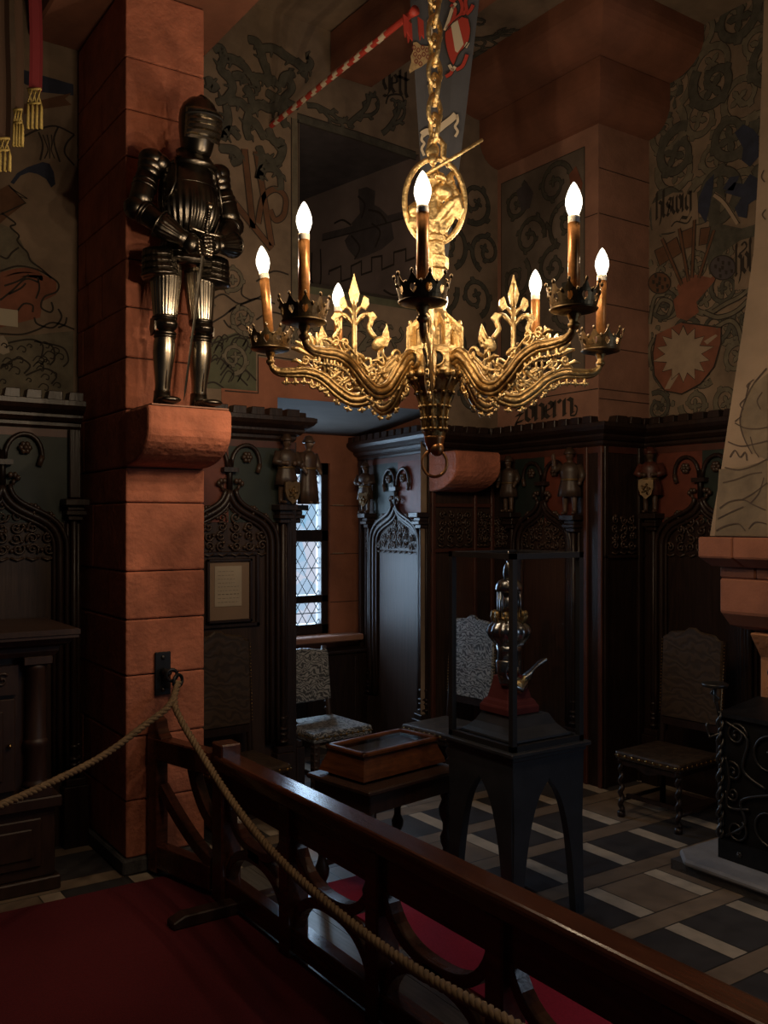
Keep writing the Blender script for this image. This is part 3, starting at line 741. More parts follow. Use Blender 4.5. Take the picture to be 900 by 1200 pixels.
def bracket(name, label, x0, x1, y0, y1, z0, z1, mt=sand):
    """stone corbel with quarter-round underside, sticking out towards -Y"""
    m = MB(); k = 8; h = z1 - z0; d = y1 - y0; P = [(y1, z0)]
    for i in range(1, k + 1):
        q = PI / 2 * i / k; P.append((y1 - d * math.sin(q) * 1.0, z0 + h * .6 * (1 - math.cos(q))))
    P += [(y0, z1 - .02), (y0 + .015, z1), (y1, z1)]
    m.prism(P, x0, x1, lambda a, b, n: (n, a, b))
    return tag(m.build(name, mt, None, bevel=.012, seg=2), label, 'corbel')
bracket('stone_corbel', 'rounded red sandstone corbel carrying the suit of armour', 1.42, 1.81, 3.84, 4.137, 1.855, 2.105)
bracket('stone_corbel', 'rounded red stone corbel jutting from the panelling under its cornice', 3.69, 4.06, 4.56, 4.855, 1.80, 2.055)
m = MB(); m.box(0, .36, 0, .27, 0, .006); o = m.build('foot_plate', sand_pale, None, loc=(1.44, 3.855, 2.106)); tag(o, 'thin pale slab under the feet of the armour', 'slab')
# ================= CHANDELIER =================
CX, CY, CZ = 1.90, 2.466, 0.0
ch = thing('chandelier', 'large gilded gothic chandelier with eight electric candles hanging on a chain', 'chandelier', (CX, CY, 0))
bulb_m = bpy.data.materials.new('lit_bulb'); bulb_m.use_nodes = True
def _bulb():
    nt = bulb_m.node_tree; N = nt.nodes; L = nt.links; N.clear()
    o = N.new('ShaderNodeOutputMaterial'); mx = N.new('ShaderNodeMixShader'); t = N.new('ShaderNodeBsdfTransparent'); e = N.new('ShaderNodeEmission')
    e.inputs['Color'].default_value = (1, .88, .70, 1); e.inputs['Strength'].default_value = 7.0; mx.inputs[0].default_value = .3
    L.new(t.outputs[0], mx.inputs[1]); L.new(e.outputs[0], mx.inputs[2]); L.new(mx.outputs[0], o.inputs[0])
_bulb()
bulb_lamp = bpy.data.lights.new('bulb_lamp', 'POINT'); bulb_lamp.energy = BULB_W; bulb_lamp.color = (1.0, .76, .50); bulb_lamp.shadow_soft_size = .016 * S
def azim(a):
    a = math.radians(a); dx = -FX * math.cos(a) + RX * math.sin(a); dy = -FY * math.cos(a) + RY * math.sin(a)
    return math.atan2(dy, dx)
VIEW = azim(90)           # local x axis pointing to the right as seen in the photograph
# shaft pieces
m = MB(); m.lathe([(.03, 1.875), (.034, 1.88), (.036, 1.90), (.034, 1.93), (.040, 1.98), (.052, 2.03), (.078, 2.075), (.098, 2.10), (.1, 2.105)], 24, 0, flute=(8, .07, 1.9, 2.09))
for k in range(8):
    q = 2 * PI * k / 8
    for r, z in ((.040, 1.91), (.043, 1.945), (.050, 1.985), (.064, 2.03), (.086, 2.07)):
        for dq in (-.16, .16):
            m.ell((r * math.cos(q + dq), r * math.sin(q + dq), z), (.007, .007, .006), 6, 4)
    m.tube([((r + .004) * math.cos(q), (r + .004) * math.sin(q), z) for r, z in ((.034, 1.9), (.036, 1.94), (.045, 2.0), (.062, 2.05), (.09, 2.09))], .006, 6)
m.build('pendant', gold_dark, ch)
m = MB(); m.lathe([(.1, 2.085), (.108, 2.095), (.108, 2.165), (.1, 2.178)], 8, 0, a0=PI / 8 + VIEW, smooth=False)
for k in range(8):
    q = VIEW + 2 * PI * k / 8; c, s = math.cos(q), math.sin(q)
    T = limb((c * .096, s * .096, 2.13), (c * .2, s * .2, 2.13))
    m.lathe([(.030, 0), (.030, .014), (.022, .016), (.022, .008)], 16, 0, T, cap=False); m.lathe([(.022, .0), (.022, .011)], 16, 1, T)
    for t in (-.4, 0, .4):
        q2 = q + t * .8; m.ell((.112 * math.cos(q2), .112 * math.sin(q2), 2.085), (.012, .012, .012), 6, 4)
m.build('hub', [gold, dark_gap], ch)
m = MB(); m.lathe([(.055, 2.17), (.055, 2.25), (.048, 2.29), (.036, 2.31)], 8, 0, a0=VIEW, smooth=False)
for k in range(8):
    q = VIEW + PI / 8 + 2 * PI * k / 8; T = Matrix.Rotation(q, 4, 'Z')
    m.box(.07, .098, -.009, .009, 2.17, 2.245, 0, T)
    m.add([(.098, -.009, 2.245), (.098, .009, 2.245), (.07, .009, 2.245), (.07, -.009, 2.245), (.04, -.006, 2.30), (.04, .006, 2.30), (.04, -.006, 2.262), (.04, .006, 2.262)], [(0, 1, 5, 4), (1, 2, 7, 5), (0, 4, 6, 3), (3, 6, 7, 2)], 0, False, T)
    m.ell((.088 * math.cos(q), .088 * math.sin(q), 2.255), (.008, .008, .014), 6, 4)
    q = VIEW + 2 * PI * k / 8; T = Matrix.Rotation(q, 4, 'Z')
    m.box(.05, .058, -.013, .013, 2.18, 2.24, 0, T)
m.build('turret', gold, ch)
m = MB(); m.lathe([(.038, 2.29), (.036, 2.44), (.047, 2.445), (.047, 2.482), (.035, 2.49), (.032, 2.53), (.04, 2.535), (.04, 2.55), (.022, 2.565)], 8, 0, a0=VIEW, smooth=False)
m.build('shaft', gold, ch)
m = MB(); m.lathe([(.012, 1.835), (.026, 1.845), (.030, 1.86), (.034, 1.878), (.036, 1.885), (.03, 1.89)], 16)
m.ell((0, -.012, 1.845), (.024, .024, .026)); 
c, s = math.cos(azim(0)), math.sin(azim(0))
m.ell((c * .022, s * .022, 1.842), (.010, .010, .010), 8, 6); 
m.build('boss', copper_ring, ch)
m = MB(); R0 = Matrix.Rotation(VIEW, 4, 'Z')
m.tube([(.041 * math.cos(t * PI / 16), 0, 1.797 + .045 * math.sin(t * PI / 16)) for t in range(32)], .0055, 8, 0, True, R0); m.build('pull_ring', copper_ring, ch)
# the oval ring with the rider
m = MB(); m.tube([(.100 * math.cos(t * PI / 24), 0, 2.672 + .142 * math.sin(t * PI / 24)) for t in range(48)], .0095, 8, 0, True, R0)
m.tube([(-.005, 0, 2.80), (-.02, 0, 2.84), (-.012, 0, 2.875), (.015, 0, 2.88), (.03, 0, 2.86), (.028, 0, 2.82), (.05, 0, 2.79)], .011, 8, 0, False, R0)
m.build('oval_ring', gold, ch)
m = MB()
def E(c, r, a=0): m.ell(c, r, 14, 8, 0, R0, Matrix.Rotation(a, 4, 'Y'))
def TB(pts, r): m.tube(pts, r, 8, 0, False, R0)
m.lathe([(.040, 2.555), (.036, 2.60), (.026, 2.66), (.019, 2.70), (.021, 2.73), (.024, 2.76), (.010, 2.785)], 36, 0, R0, 1, .6, (9, .20, 2.5, 2.68))
E((-.006, -.008, 2.808), (.016, .016, .02)); E((-.006, 0, 2.84), (.022, .016, .03)); E((.03, -.01, 2.70), (.035, .024, .028), .5)
TB([(-.03, -.01, 2.75), (-.045, -.02, 2.715), (-.01, -.035, 2.70)], [.012, .011, .009]); TB([(.02, -.01, 2.755), (.03, -.03, 2.735), (.0, -.045, 2.745)], [.012, .011, .009])
TB([(.0, 0, 2.60), (.055, -.02, 2.66), (.075, -.02, 2.675), (.085, -.02, 2.64), (.075, -.01, 2.61)], [.022, .020, .018, .014, .010])
TB([(.02, 0, 2.56), (.05, -.01, 2.60), (.075, -.02, 2.66)], [.010, .012, .012])
for k in range(6):
    TB([(.03, .01, 2.72), (.05 + .006 * k, .012, 2.755 - .012 * k), (.062 + .004 * k, .012, 2.775 - .026 * k)], [.010, .013, .008])
for k in range(3): TB([(-.03, .01, 2.66 - .03 * k), (-.06, 0, 2.665 - .03 * k), (-.085, 0, 2.65 - .035 * k)], [.012, .012, .008])
E((-.07, 0, 2.60), (.024, .018, .026)); E((-.07, -.01, 2.64), (.018, .016, .02))
m.build('rider_figure', gold, ch, remesh=.0036)
m = MB(); m.tube([(-.045, -.05, 2.735), (.155, -.05, 2.858)], [.0065, .0055], 8, 0, False, R0); m.build('lance', gold, ch)
# chain
m = MB(); z = 2.865; k = 0
while z < 4.6:
    T = Matrix.Translation((0, 0, z)) @ Matrix.Rotation(VIEW + (.5 if k % 2 else .5 + PI / 2), 4, 'Z')
    m.tube([(.023 * math.cos(t * PI / 8), .004 * math.sin(t * PI / 4), .048 + .046 * math.sin(t * PI / 8)) for t in range(16)], .0085, 8, 0, True, T)
    for t in (.03, .066): m.ell((0, 0, t), (.011, .011, .011), 6, 4, 0, T)
    z += .066; k += 1
m.build('chain', gold, ch)
# ---- arms
AZ = [(-6, 1, 0, .632), (33, 0, 0, .65), (97, 1, .02, .575), (131, 0, 0, .52), (174, 1, 0, .60), (213, 0, 0, .64), (266, 1, .10, .555), (314, 0, 0, .56)]
RA = .635
prof = [(.10, 2.13), (.14, 2.135), (.19, 2.085), (.245, 2.025), (.31, 2.01), (.37, 2.04), (.43, 2.085), (.49, 2.105), (.55, 2.105), (.60, 2.108), (.628, 2.125), (RA, 2.16)]
path = [(a, 0, b) for a, _, b in catmull([(a, 0, b) for a, b in prof], 5)]
m = MB()
k = len(path)
for off, rr in ((0, .013), (.017, .009), (-.017, .009)):
    q = []
    for i, (a, _, b) in enumerate(path):
        t = i / (k - 1); e = off * (1 - t ** 3)
        a2 = path[min(i + 1, k - 1)]; a1 = path[max(i - 1, 0)]; dx, dz = a2[0] - a1[0], a2[2] - a1[2]; l = math.hypot(dx, dz)
        q.append((a - dz / l * e, 0, b + dx / l * e))
    m.tube(q, [rr * (1.15 - .35 * i / (k - 1)) for i in range(k)], 8)
m.lathe([(.008, 2.13), (.017, 2.14), (.017, 2.146), (.010, 2.152), (.015, 2.162), (.020, 2.175), (.012, 2.185)], 12, 0, Matrix.Translation((RA, 0, 0)))
arm_mesh = m
m2 = MB()       # crockets below, leafage between
for i in range(6, k - 12, 3):
    a, _, b = path[i]; a1, a2 = path[i - 1], path[i + 1]; dx, dz = a2[0] - a1[0], a2[2] - a1[2]; l = math.hypot(dx, dz); nx, nz = dz / l, -dx / l
    if nz > 0: nx, nz = -nx, -nz
    p = lambda e, t=0: (a + nx * e + dx / l * t, 0, b + nz * e + dz / l * t)
    m2.tube([p(.015), p(.034), p(.044)], [.006, .0055, .003], 6)
    for t in (-1, 1): m2.tube([p(.028), p(.036, .010 * t), p(.032, .017 * t)], [.004, .005, .003], 6)
for i, (cx, cz, r, sg) in enumerate(((.20, 2.13, .026, 1), (.26, 2.075, .024, -1), (.33, 2.06, .024, 1), (.385, 2.10, .022, -1), (.45, 2.145, .022, 1), (.50, 2.15, .018, -1), (.165, 2.06, .02, -1))):
    pts = [(cx + r * (1 - t / 20) * math.cos(sg * t * .42 + i), 0, cz + r * (1 - t / 20) * math.sin(sg * t * .42 + i)) for t in range(18)]
    m2.tube(pts, [.0055 * (1 - t / 36) for t in range(18)], 6); m2.ell(pts[-1], (.007, .005, .007), 6, 4)
    m2.tube([pts[0], (pts[0][0] + .03, 0, pts[0][2] - .015 * sg), (pts[0][0] + .05, 0, pts[0][2] + .01)], [.006, .007, .002], 6)
m2.tube([(a, 0, b) for a, b in ((.12, 2.12), (.165, 2.06), (.20, 2.13), (.26, 2.075), (.33, 2.06), (.385, 2.10), (.45, 2.145), (.50, 2.15), (.54, 2.11))], .0045, 6)
leaf_mesh = m2
# drip crown
m3 = MB(); NS = 10
def cr(t, h):
    q = 2 * PI * t / NS; r = .060 + .30 * h * .8; return (r * math.cos(q), r * math.sin(q), h)
for i in range(NS):
    F = lambda t, h: cr(i + t, h)
    for a in range(4):
        m3.quad(F(a / 4, 0), F(a / 4 + .25, 0), F(a / 4 + .25, .014), F(a / 4, .014))
    hole = [(.28, .027), (.34, .036), (.44, .038), (.5, .033), (.56, .038), (.66, .036), (.72, .027), (.62, .019), (.5, .0145), (.38, .019)]
    outer = [(0, .027), (0, .040), (.25, .048), (.5, .068), (.75, .048), (1, .040), (1, .027), (1, .014), (.5, .014), (0, .014)]
    for j in range(10):
        a, b = hole[j], hole[(j + 1) % 10]; c, d = outer[(j + 1) % 10], outer[j]
        m3.quad(F(*a), F(*b), F(*c), F(*d))
    m3.ell(cr(i + .5, .069), (.004, .004, .006), 6, 4); m3.ell(cr(i, .042), (.004, .004, .006), 6, 4)
m3.lathe([(.004, -.012), (.04, -.008), (.063, -.002), (.066, .002), (.060, .004), (.01, .002)], 32)
m4 = MB(); m4.lathe([(.0165, 0), (.0165, .235), (.014, .24)], 16)
m5 = MB(); m5.lathe([(.012, .235), (.0165, .24), (.0165, .256), (.013, .262)], 16, 1)
m5.lathe([(.013, .258), (.019, .272), (.0235, .290), (.0225, .306), (.016, .326), (.008, .342), (.002, .350)], 20, 0)
first = {}
for az, orn, tilt, ra in AZ:
    q = azim(az)
    if not first:
        a = arm_mesh.build('arm', gold_dark, ch); first['a'] = a
        lf = leaf_mesh.build('leafwork', gold, a); first['l'] = lf
        dc = m3.build('drip_crown', bronze, a, solid=.002); dc.location = (RA * S, 0, 2.185 * S)
        cd = m4.build('candle', sleeve, a); cd.location = (RA * S, 0, 2.187 * S)
        bl = m5.build('light_bulb', [bulb_m, ceramic], a); bl.location = (RA * S, 0, 2.187 * S)
        kids = [lf, dc, cd, bl]
    else:
        a = first['a'].copy(); COL.objects.link(a); a.parent = ch
        for o in kids:
            d = o.copy(); COL.objects.link(d); d.parent = a
            if tilt and o.name.startswith(('candle', 'light')): d.rotation_euler = (0, tilt, 0)
    lr = ra + math.sin(tilt) * .295; lo = bpy.data.objects.new('bulb_lamp', bulb_lamp); COL.objects.link(lo); lo.location = ((CX + lr * math.cos(q)) * S, (CY + lr * math.sin(q)) * S, (2.187 + .295 * math.cos(tilt)) * S)
    a.rotation_euler = (0, 0, q); a.scale = (ra / RA, 1, 1)
    for d in (a.children if a.children else kids):
        if not d.name.startswith('leaf'): d.scale = (RA / ra, 1, 1)
# ---- upright openwork ornaments with storks and a fleur-de-lis
m = MB(); Z0 = 2.035; X0 = .27
P = lambda x, z, y=0: (X0 + x, y, Z0 + z)
def T(pts, r, n=6): m.tube([P(*q) for q in catmull([(a, b, 0) for a, b in pts], 5) and [(a, b) for a, b, _ in catmull([(a, b, 0) for a, b in pts], 5)]], r, n)
m.tube([P(0, .02), P(0, .15), P(0, .31)], [.011, .009, .008], 8)
def leafp(pts, th=.007): m.prism([(X0 + a, Z0 + b) for a, b in pts], -th, th, lambda a, b, n: (a, n, b))
leafp([(0, .285), (.011, .305), (.018, .335), (.010, .362), (0, .40), (-.010, .362), (-.018, .335), (-.011, .305)]); m.tube([P(0, .29, -.009), P(0, .37, -.009)], .004, 6)
for s in (1, -1):
    T([(0, .26), (s * .018, .285), (s * .034, .292)], .006)
    leafp([(s * .022, .29), (s * .034, .325), (s * .048, .315), (s * .05, .295), (s * .038, .278)])
    T([(0, .225), (s * .03, .262), (s * .055, .262)], .0065)
    leafp([(s * .048, .266), (s * .064, .270), (s * .078, .252), (s * .066, .240), (s * .060, .222), (s * .054, .242)])
    T([(0, .14), (s * .02, .10), (s * .06, .06), (s * .10, .04), (s * .135, .055), (s * .14, .085)], .0085)
    T([(s * .0, .09), (s * .03, .045), (s * .075, .02), (s * .12, .01)], .007)
    T([(s * .02, .10), (s * .05, .115), (s * .055, .09), (s * .035, .08)], .005)
    # stork
    m.ell(P(s * .085, .165), (.030, .011, .022), 14, 8, 0, None, Matrix.Rotation(-s * .75, 4, 'Y'))
    T([(s * .068, .185), (s * .052, .215), (s * .064, .245), (s * .052, .258)], [.010] * 16, 8) if False else m.tube([P(a, b) for a, b, _ in catmull([(s * .070, .185, 0), (s * .050, .215, 0), (s * .058, .245, 0), (s * .046, .262, 0)], 4)], .0085, 8)
    m.ell(P(s * .045, .263), (.012, .009, .010), 10, 6); m.tube([P(s * .038, .262), P(s * .022, .245)], [.006, .002], 6)
    leafp([(s * .092, .185), (s * .104, .205), (s * .109, .232), (s * .116, .205), (s * .120, .178), (s * .112, .155), (s * .10, .155)], .006)
    for k in range(3): m.tube([P(s * (.09 + .01 * k), .18 - .008 * k, -.008), P(s * (.11 + .006 * k), .225 - .02 * k, -.008)], .003, 6)
    m.tube([P(s * .085, .145), P(s * .078, .10), P(s * .088, .05)], .0045, 6); m.tube([P(s * .095, .145), P(s * .10, .10), P(s * .098, .05)], .0045, 6)
    for i, (x, z, r) in enumerate(((.05, .03, .016), (.10, .02, .018), (.14, .03, .018), (.155, .07, .014), (.03, .06, .014), (.125, .10, .014))):
        pts = [P(s * (x + r * (1 - t / 18) * math.cos(t * .45 + i)), z + r * (1 - t / 18) * math.sin(t * .45 + i)) for t in range(14)]
        m.tube(pts, .005, 6)
for s in (1,):     # fan leaf on the outside
    for k in range(5):
        a = .5 + k * .32; m.tube([P(.135, .12), P(.135 + .06 * math.cos(a), .12 + .06 * math.sin(a)), P(.135 + .085 * math.cos(a - .1), .12 + .085 * math.sin(a - .1))], [.006, .010, .004], 6)
orn = None
for az, on, _, _ in AZ:
    if not on: continue
    if orn is None: orn = m.build('stork_ornament', gold, ch); o = orn
    else: o = orn.copy(); COL.objects.link(o); o.parent = ch
    o.rotation_euler = (0, 0, azim(az))
# ================= CARVED PANELLING =================
def bw(mb, name, mats, parent, **k):
    """build a part given in room coordinates under a thing standing elsewhere"""
    l = parent.location / S
    mb.v = [(p[0] - l.x, p[1] - l.y, p[2] - l.z) for p in mb.v]
    return mb.build(name, mats, parent, **k)
CORN = [(-.02, 2.06), (.0, 2.06), (.012, 2.075), (.012, 2.09), (.03, 2.098), (.045, 2.115), (.045, 2.128), (.062, 2.136), (.085, 2.15), (.10, 2.17), (.10, 2.192), (-.02, 2.192)]
def spiral(mb, fr, c, r, a0, sg, turns, w, n, mat=0, k=16, blob=True):
    pts = []
    for t in range(k + 1):
        f = t / k; rr = r * (1 - .8 * f); a = a0 + sg * turns * 2 * PI * f
        pts.append(fr.p(c[0] + rr * math.cos(a), c[1] + rr * math.sin(a), n))
    mb.tube(pts, [w * (1 - .4 * t / k) for t in range(k + 1)], 6, mat)
    if blob: mb.ell(pts[-1], (w * 1.5, w * 1.5, w * 1.5), 6, 4, mat)
def fs(mb, fr, pts, r, n=8, mat=0):
    mb.tube([fr.p(a, b, c) for a, b, c in pts], r, n, mat)
def rosette(mb, fr, s, z, n, r, mat=0):
    for k in range(6):
        a = k * PI / 3; mb.ell(fr.p(s + r * .6 * math.cos(a), z + r * .6 * math.sin(a), n), (r * .45, r * .45, r * .45), 8, 5, mat)
    mb.ell(fr.p(s, z, n + r * .3), (r * .4,) * 3, 8, 5, mat)
def crocket(mb, fr, s, z, n, r, sg, mat=0):
    for a, q in ((.3, 1.0), (1.1, .9), (2.0, .9)):
        mb.ell(fr.p(s + sg * r * math.cos(a) * q, z + r * math.sin(a) * q, n), (r * .5, r * .5, r * .6), 8, 5, mat)
    mb.tube([fr.p(s, z - r, n), fr.p(s + sg * r * .3, z, n)], r * .35, 6, mat)
def shafts(name, fr, s, parent, zc=1.66, n=.03, big=True, statue=True):
    m = MB()
    for ds, dn, r in ((0, .03, .017), (-.026, .010, .012), (.026, .010, .012)):
        fs(m, fr, [(s + ds, .34, n + dn), (s + ds, zc - .06, n + dn)], r, 10)
        for z, e in ((.36, 1.9), (.40, 1.5), (.43, 1.7), (.49, 1.35), (.78, 1.0)):
            m.lathe([(r * .9, -.012), (r * e, -.004), (r * e, .004), (r * .9, .012)], 10, 0, Matrix.Translation(fr.p(s + ds, z, n + dn)))
    for (z0, z1, w, d) in ((.0, .30, .06, .075), (.30, .335, .05, .065), (zc - .06, zc - .035, .036, .062), (zc - .035, zc - .012, .05, .082), (zc - .012, zc + .012, .042, .07), (zc + .012, zc + .045, .06, .10)):
        m.box(s - w, s + w, z0, z1, 0, n + d, 0, None, lambda a, b, c: fr.p(a, b, c))
    return bw(m, name, oak, parent, bevel=.004)
def bay(t, fr, sl, sr, fieldL, fieldR, arch_top=1.775, spring=1.47, board=oak_panel, rng=None):
    """one gothic bay: boards, ogee arch, carved spandrel and the painted field above"""
    c = (sl + sr) / 2; h = (sr - sl) / 2 - .05
    m = MB(); m.box(sl, sr, 0, 2.07, -.03, 0, 0, None, lambda a, b, n: fr.p(a, b, n))
    bw(m, 'board_panel', board, t)
    m = MB()
    for x0, x1, mi in ((sl, c, 0), (c, sr, 1)):
        m.box(x0, x1, 1.60, 2.06, 0, .004, mi, None, lambda a, b, n: fr.p(a, b, n))
    bw(m, 'painted_field', [fieldL, fieldR], t)
    m = MB()
    for sg in (-1, 1):
        base = bez([(h, .35, 0), (h, 1.2, 0), (h, spring, 0)], 6)[:-1] + bez([(h, spring, 0), (h, spring + .20, 0), (h * .10, spring + .13, 0), (0, arch_top, 0)], 16)
        for e, r, n in ((0, .018, .02), (.030, .013, .035), (-.026, .011, .012)):
            pts = []
            for i, (a, b, _) in enumerate(base):
                a1 = base[max(i - 1, 0)]; a2 = base[min(i + 1, len(base) - 1)]; dx, dz = a2[0] - a1[0], a2[1] - a1[1]; l = math.hypot(dx, dz)
                aa = max(a + dz / l * e, 0); pts.append((c + sg * aa, b - dx / l * e, n))
            fs(m, fr, pts, r, 8)
        fs(m, fr, [(c, arch_top - .02, .02), (c, arch_top + .17, .02)], .017, 8)
        # scroll arcs over the finial
        fs(m, fr, [(c + sg * x, z, .018) for x, z, _ in bez([(0.012, arch_top + .13, 0), (.01, arch_top + .27, 0), (.15, arch_top + .30, 0), (.19, arch_top + .22, 0), (.185, arch_top + .13, 0)], 14)], .012, 8)
    m.box(c - .045, c + .045, arch_top + .10, arch_top + .125, 0, .05, 0, None, lambda a, b, n: fr.p(a, b, n))
    bw(m, 'ogee_arch', oak, t)
    for sg in (-1, 1):
        for ds, z, r in ((.045, arch_top + .03, .026), (h * .52, spring + .19, .024), (h * .80, spring + .155, .020)):
            m = MB(); crocket(m, fr, c + sg * ds, z, .03, r, sg); bw(m, 'crocket', oak_carve, t)
        m = MB(); rosette(m, fr, c + sg * .105, arch_top + .185, .022, .032)
        bw(m, 'rosette', oak_carve, t)
        m = MB(); m.tube([fr.p(c + sg * .185, arch_top + .15, .02), fr.p(c + sg * .17, arch_top + .10, .02)], .014, 6); bw(m, 'scroll_end', oak_carve, t)
    tracery(t, fr, c - h + .02, c + h - .02, spring - .03, lambda x: spring + .02 + (arch_top - spring - .06) * max(0, 1 - abs(x - c) / h) ** 1.15, rng)
    return c
def tracery(t, fr, s0, s1, z0, top, rng):
    m = MB(); rng = rng or random.Random(1)
    n = max(3, int(round((s1 - s0) / .075)))
    for i in range(n):
        x = s0 + (i + .5) * (s1 - s0) / n; z1 = top(x); zz = z0 + .03; j = 0
        while zz < z1 - .005 and j < 5:
            r = .030
            spiral(m, fr, (x + rng.uniform(-.006, .006), zz), r, rng.uniform(0, 6), 1 if (i + j) % 2 else -1, 1.2, .0062, .012)
            a = rng.uniform(0, 6)
            m.ell(fr.p(x + .03 * math.cos(a), zz + .02 * math.sin(a), .014), (.011, .009, .011), 6, 4)
            zz += .052; j += 1
        fs(m, fr, [(x - .03, z0 - .012, .010), (x, z0 - .024, .012), (x + .03, z0 - .012, .010)], .006, 6)
    bw(m, 'tracery', oak_carve, t)
def cresting(t, path, side):
    m = MB(); m.sweep(path, [(.03, 2.188), (.09, 2.188), (.09, 2.197), (.03, 2.197)], side)
    for i in range(len(path) - 1):
        a, b = Vector(path[i]), Vector(path[i + 1]); d = b - a; L = d.length; d.normalize(); nn = Vector((-d.y, d.x)) * side
        k = max(1, int(L / .098)); st = L / k
        for j in range(k):
            p0 = a + d * (j * st + .012); p1 = a + d * ((j + 1) * st - .012)
            q = lambda p, n, z: (p.x + nn.x * n, p.y + nn.y * n, z)
            z0, z1 = 2.192, 2.236
            vs = [q(p0, .02, z0), q(p1, .02, z0), q(p1, .095, z0), q(p0, .095, z0), q(p0 + d * .008, .03, z1), q(p1, .03, z1), q(p1, .095, z1), q(p0 + d * .008, .095, z1)]
            m.add(vs, [(3, 2, 1, 0), (4, 5, 6, 7), (0, 1, 5, 4), (1, 2, 6, 5), (2, 3, 7, 6), (3, 0, 4, 7)])
    bw(m, 'cresting', oak, t, bevel=.003)
def cornice(t, path, side, stripe=True):
    m = MB(); m.sweep(path, CORN, side); bw(m, 'cornice', oak, t)
    m = MB(); m.sweep(path, [(-.02, 2.02), (.006, 2.02), (.006, 2.058), (-.02, 2.058)], side); bw(m, 'frieze', oak_red, t)
    cresting(t, path, side)
rw = random.Random(9)
# --- left of the pillar
F1 = Fr((0, 4.70), (1, 0), (0, -1))
t = thing('carved_panelling', 'dark carved gothic panelling left of the pillar, behind the sideboard', 'panelling', (.7, 4.70, 0))
bay(t, F1, .69, 1.33, field_green, field_green, rng=rw); bay(t, F1, .05, .69, field_green, field_red, rng=rw)
shafts('column', F1, 1.345, t, 1.67, 0); shafts('column', F1, .69, t, 1.67, 0)
m = MB(); m.box(1.33, 1.38, 0, 2.06, -.19, .0, 0, None, F1.p); m.box(1.32, 1.375, 1.72, 2.06, 0, .045, 0, None, F1.p); bw(m, 'end_stile', oak, t, bevel=.004)
cornice(t, [(0, 4.70), (1.385, 4.70)], -1)
# --- between the pillar and the niche
F2 = Fr((0, 4.70), (1, 0), (0, -1))
t = thing('carved_panelling', 'dark carved gothic panelling between pillar and window niche, with a framed paper on it', 'panelling', (2.2, 4.70, 0))
bay(t, F2, 1.88, 2.50, field_red, field_green, rng=rw)
shafts('column', F2, 2.515, t, 1.655, .0); shafts('column', Fr((2.62, 0), (0, 1), (1, 0)), 4.76, t, 1.655, -.02)
m = MB(); m.box(2.49, 2.62, 0, 2.06, -.19, .0, 0, None, F2.p); bw(m, 'end_stile', oak, t, bevel=.004)
m = MB()
for x0, x1, z0, z1 in ((2.0, 2.38, 1.02, 1.045), (2.0, 2.38, 1.415, 1.44), (2.355, 2.38, 1.02, 1.44), (2.0, 2.025, 1.02, 1.44)): m.box(x0, x1, z0, z1, 0, .014, 0, None, F2.p)
bw(m, 'panel_moulding', oak, t, bevel=.005)
cornice(t, [(1.83, 4.70), (2.60, 4.70), (2.60, 4.86)], -1)
# --- right of the niche
A, B, C, D, Eo = (3.71, 4.86), (4.25, 4.86), (4.25, 3.86), (4.62, 3.86), (4.62, 1.9)
C0 = (3.84, 5.93)
def seg(a, b, side=-1):
    d = (b[0] - a[0], b[1] - a[1]); return Fr(a, d, (d[1], -d[0])), math.hypot(*d)
t = thing('carved_panelling', 'dark carved panelling on the right side of the window niche, its board shining blue', 'panelling', (3.77, 5.4, 0))
G1, L1 = seg(C0, A)
s437 = G1.hit(437, 600)[0]; s497 = G1.hit(499, 600)[0]
bay(t, G1, s437 + .01, s497, field_green, field_red, rng=rw, arch_top=1.72, spring=1.44)
m = MB(); m.box(0, s437 + .01, 0, 2.06, -.03, 0, 0, None, G1.p); m.box(s497, L1, 0, 2.06, -.03, 0, 0, None, G1.p); bw(m, 'board_panel', oak_panel, t)
m = MB(); m.box(.06, .10, 0, 2.06, 0, .03, 0, None, G1.p); m.box(.14, .17, 0, 2.06, 0, .02, 0, None, G1.p); m.box(s497 + .03, L1, 0, 2.06, 0, .012, 0, None, G1.p); bw(m, 'stile', oak, t, bevel=.004)
tracery(t, G1, .2, s437 - .05, 1.40, lambda x: 1.62, rw)
shafts('column', G1, s437, t, 1.62, 0); shafts('column', G1, s497, t, 1.62, 0)
t = thing('carved_panelling', 'red-edged dark panelling under the stone corbel, behind the glass case', 'panelling', (3.98, 4.86, 0))
G2, L2 = seg(A, B)
m = MB(); m.box(0, L2, 0, 2.06, -.03, 0, 0, None, G2.p); bw(m, 'board_panel', oak_panel, t)
m = MB()
for a, b in ((0, .03), (.36, .385), (L2 - .03, L2)): m.box(a, b, 0, 2.06, 0, .022, 0, None, G2.p)
for a, b in ((1.40, 1.425), (1.70, 1.725)): m.box(0, L2, a, b, 0, .018, 0, None, G2.p)
bw(m, 'stile', oak_red, t, bevel=.004)
tracery(t, G2, .05, .35, 1.46, lambda x: 1.66, rw); tracery(t, G2, .40, L2 - .04, 1.46, lambda x: 1.66, rw)
t = thing('carved_panelling', 'dark carved panelling with two figures between the stone corbel and the pier corner', 'panelling', (4.25, 4.36, 0))
G3, L3 = seg(B, C)
sa, sb = G3.hit(604, 600)[0], G3.hit(676, 600)[0]
bay(t, G3, sa, sb, field_green, field_red, rng=rw, arch_top=1.735, spring=1.45)
m = MB(); m.box(0, sa, 0, 2.06, -.03, 0, 0, None, G3.p); m.box(sb, L3, 0, 2.06, -.03, 0, 0, None, G3.p); bw(m, 'board_panel', oak, t)
tracery(t, G3, .03, sa - .07, 1.42, lambda x: 1.62, rw)
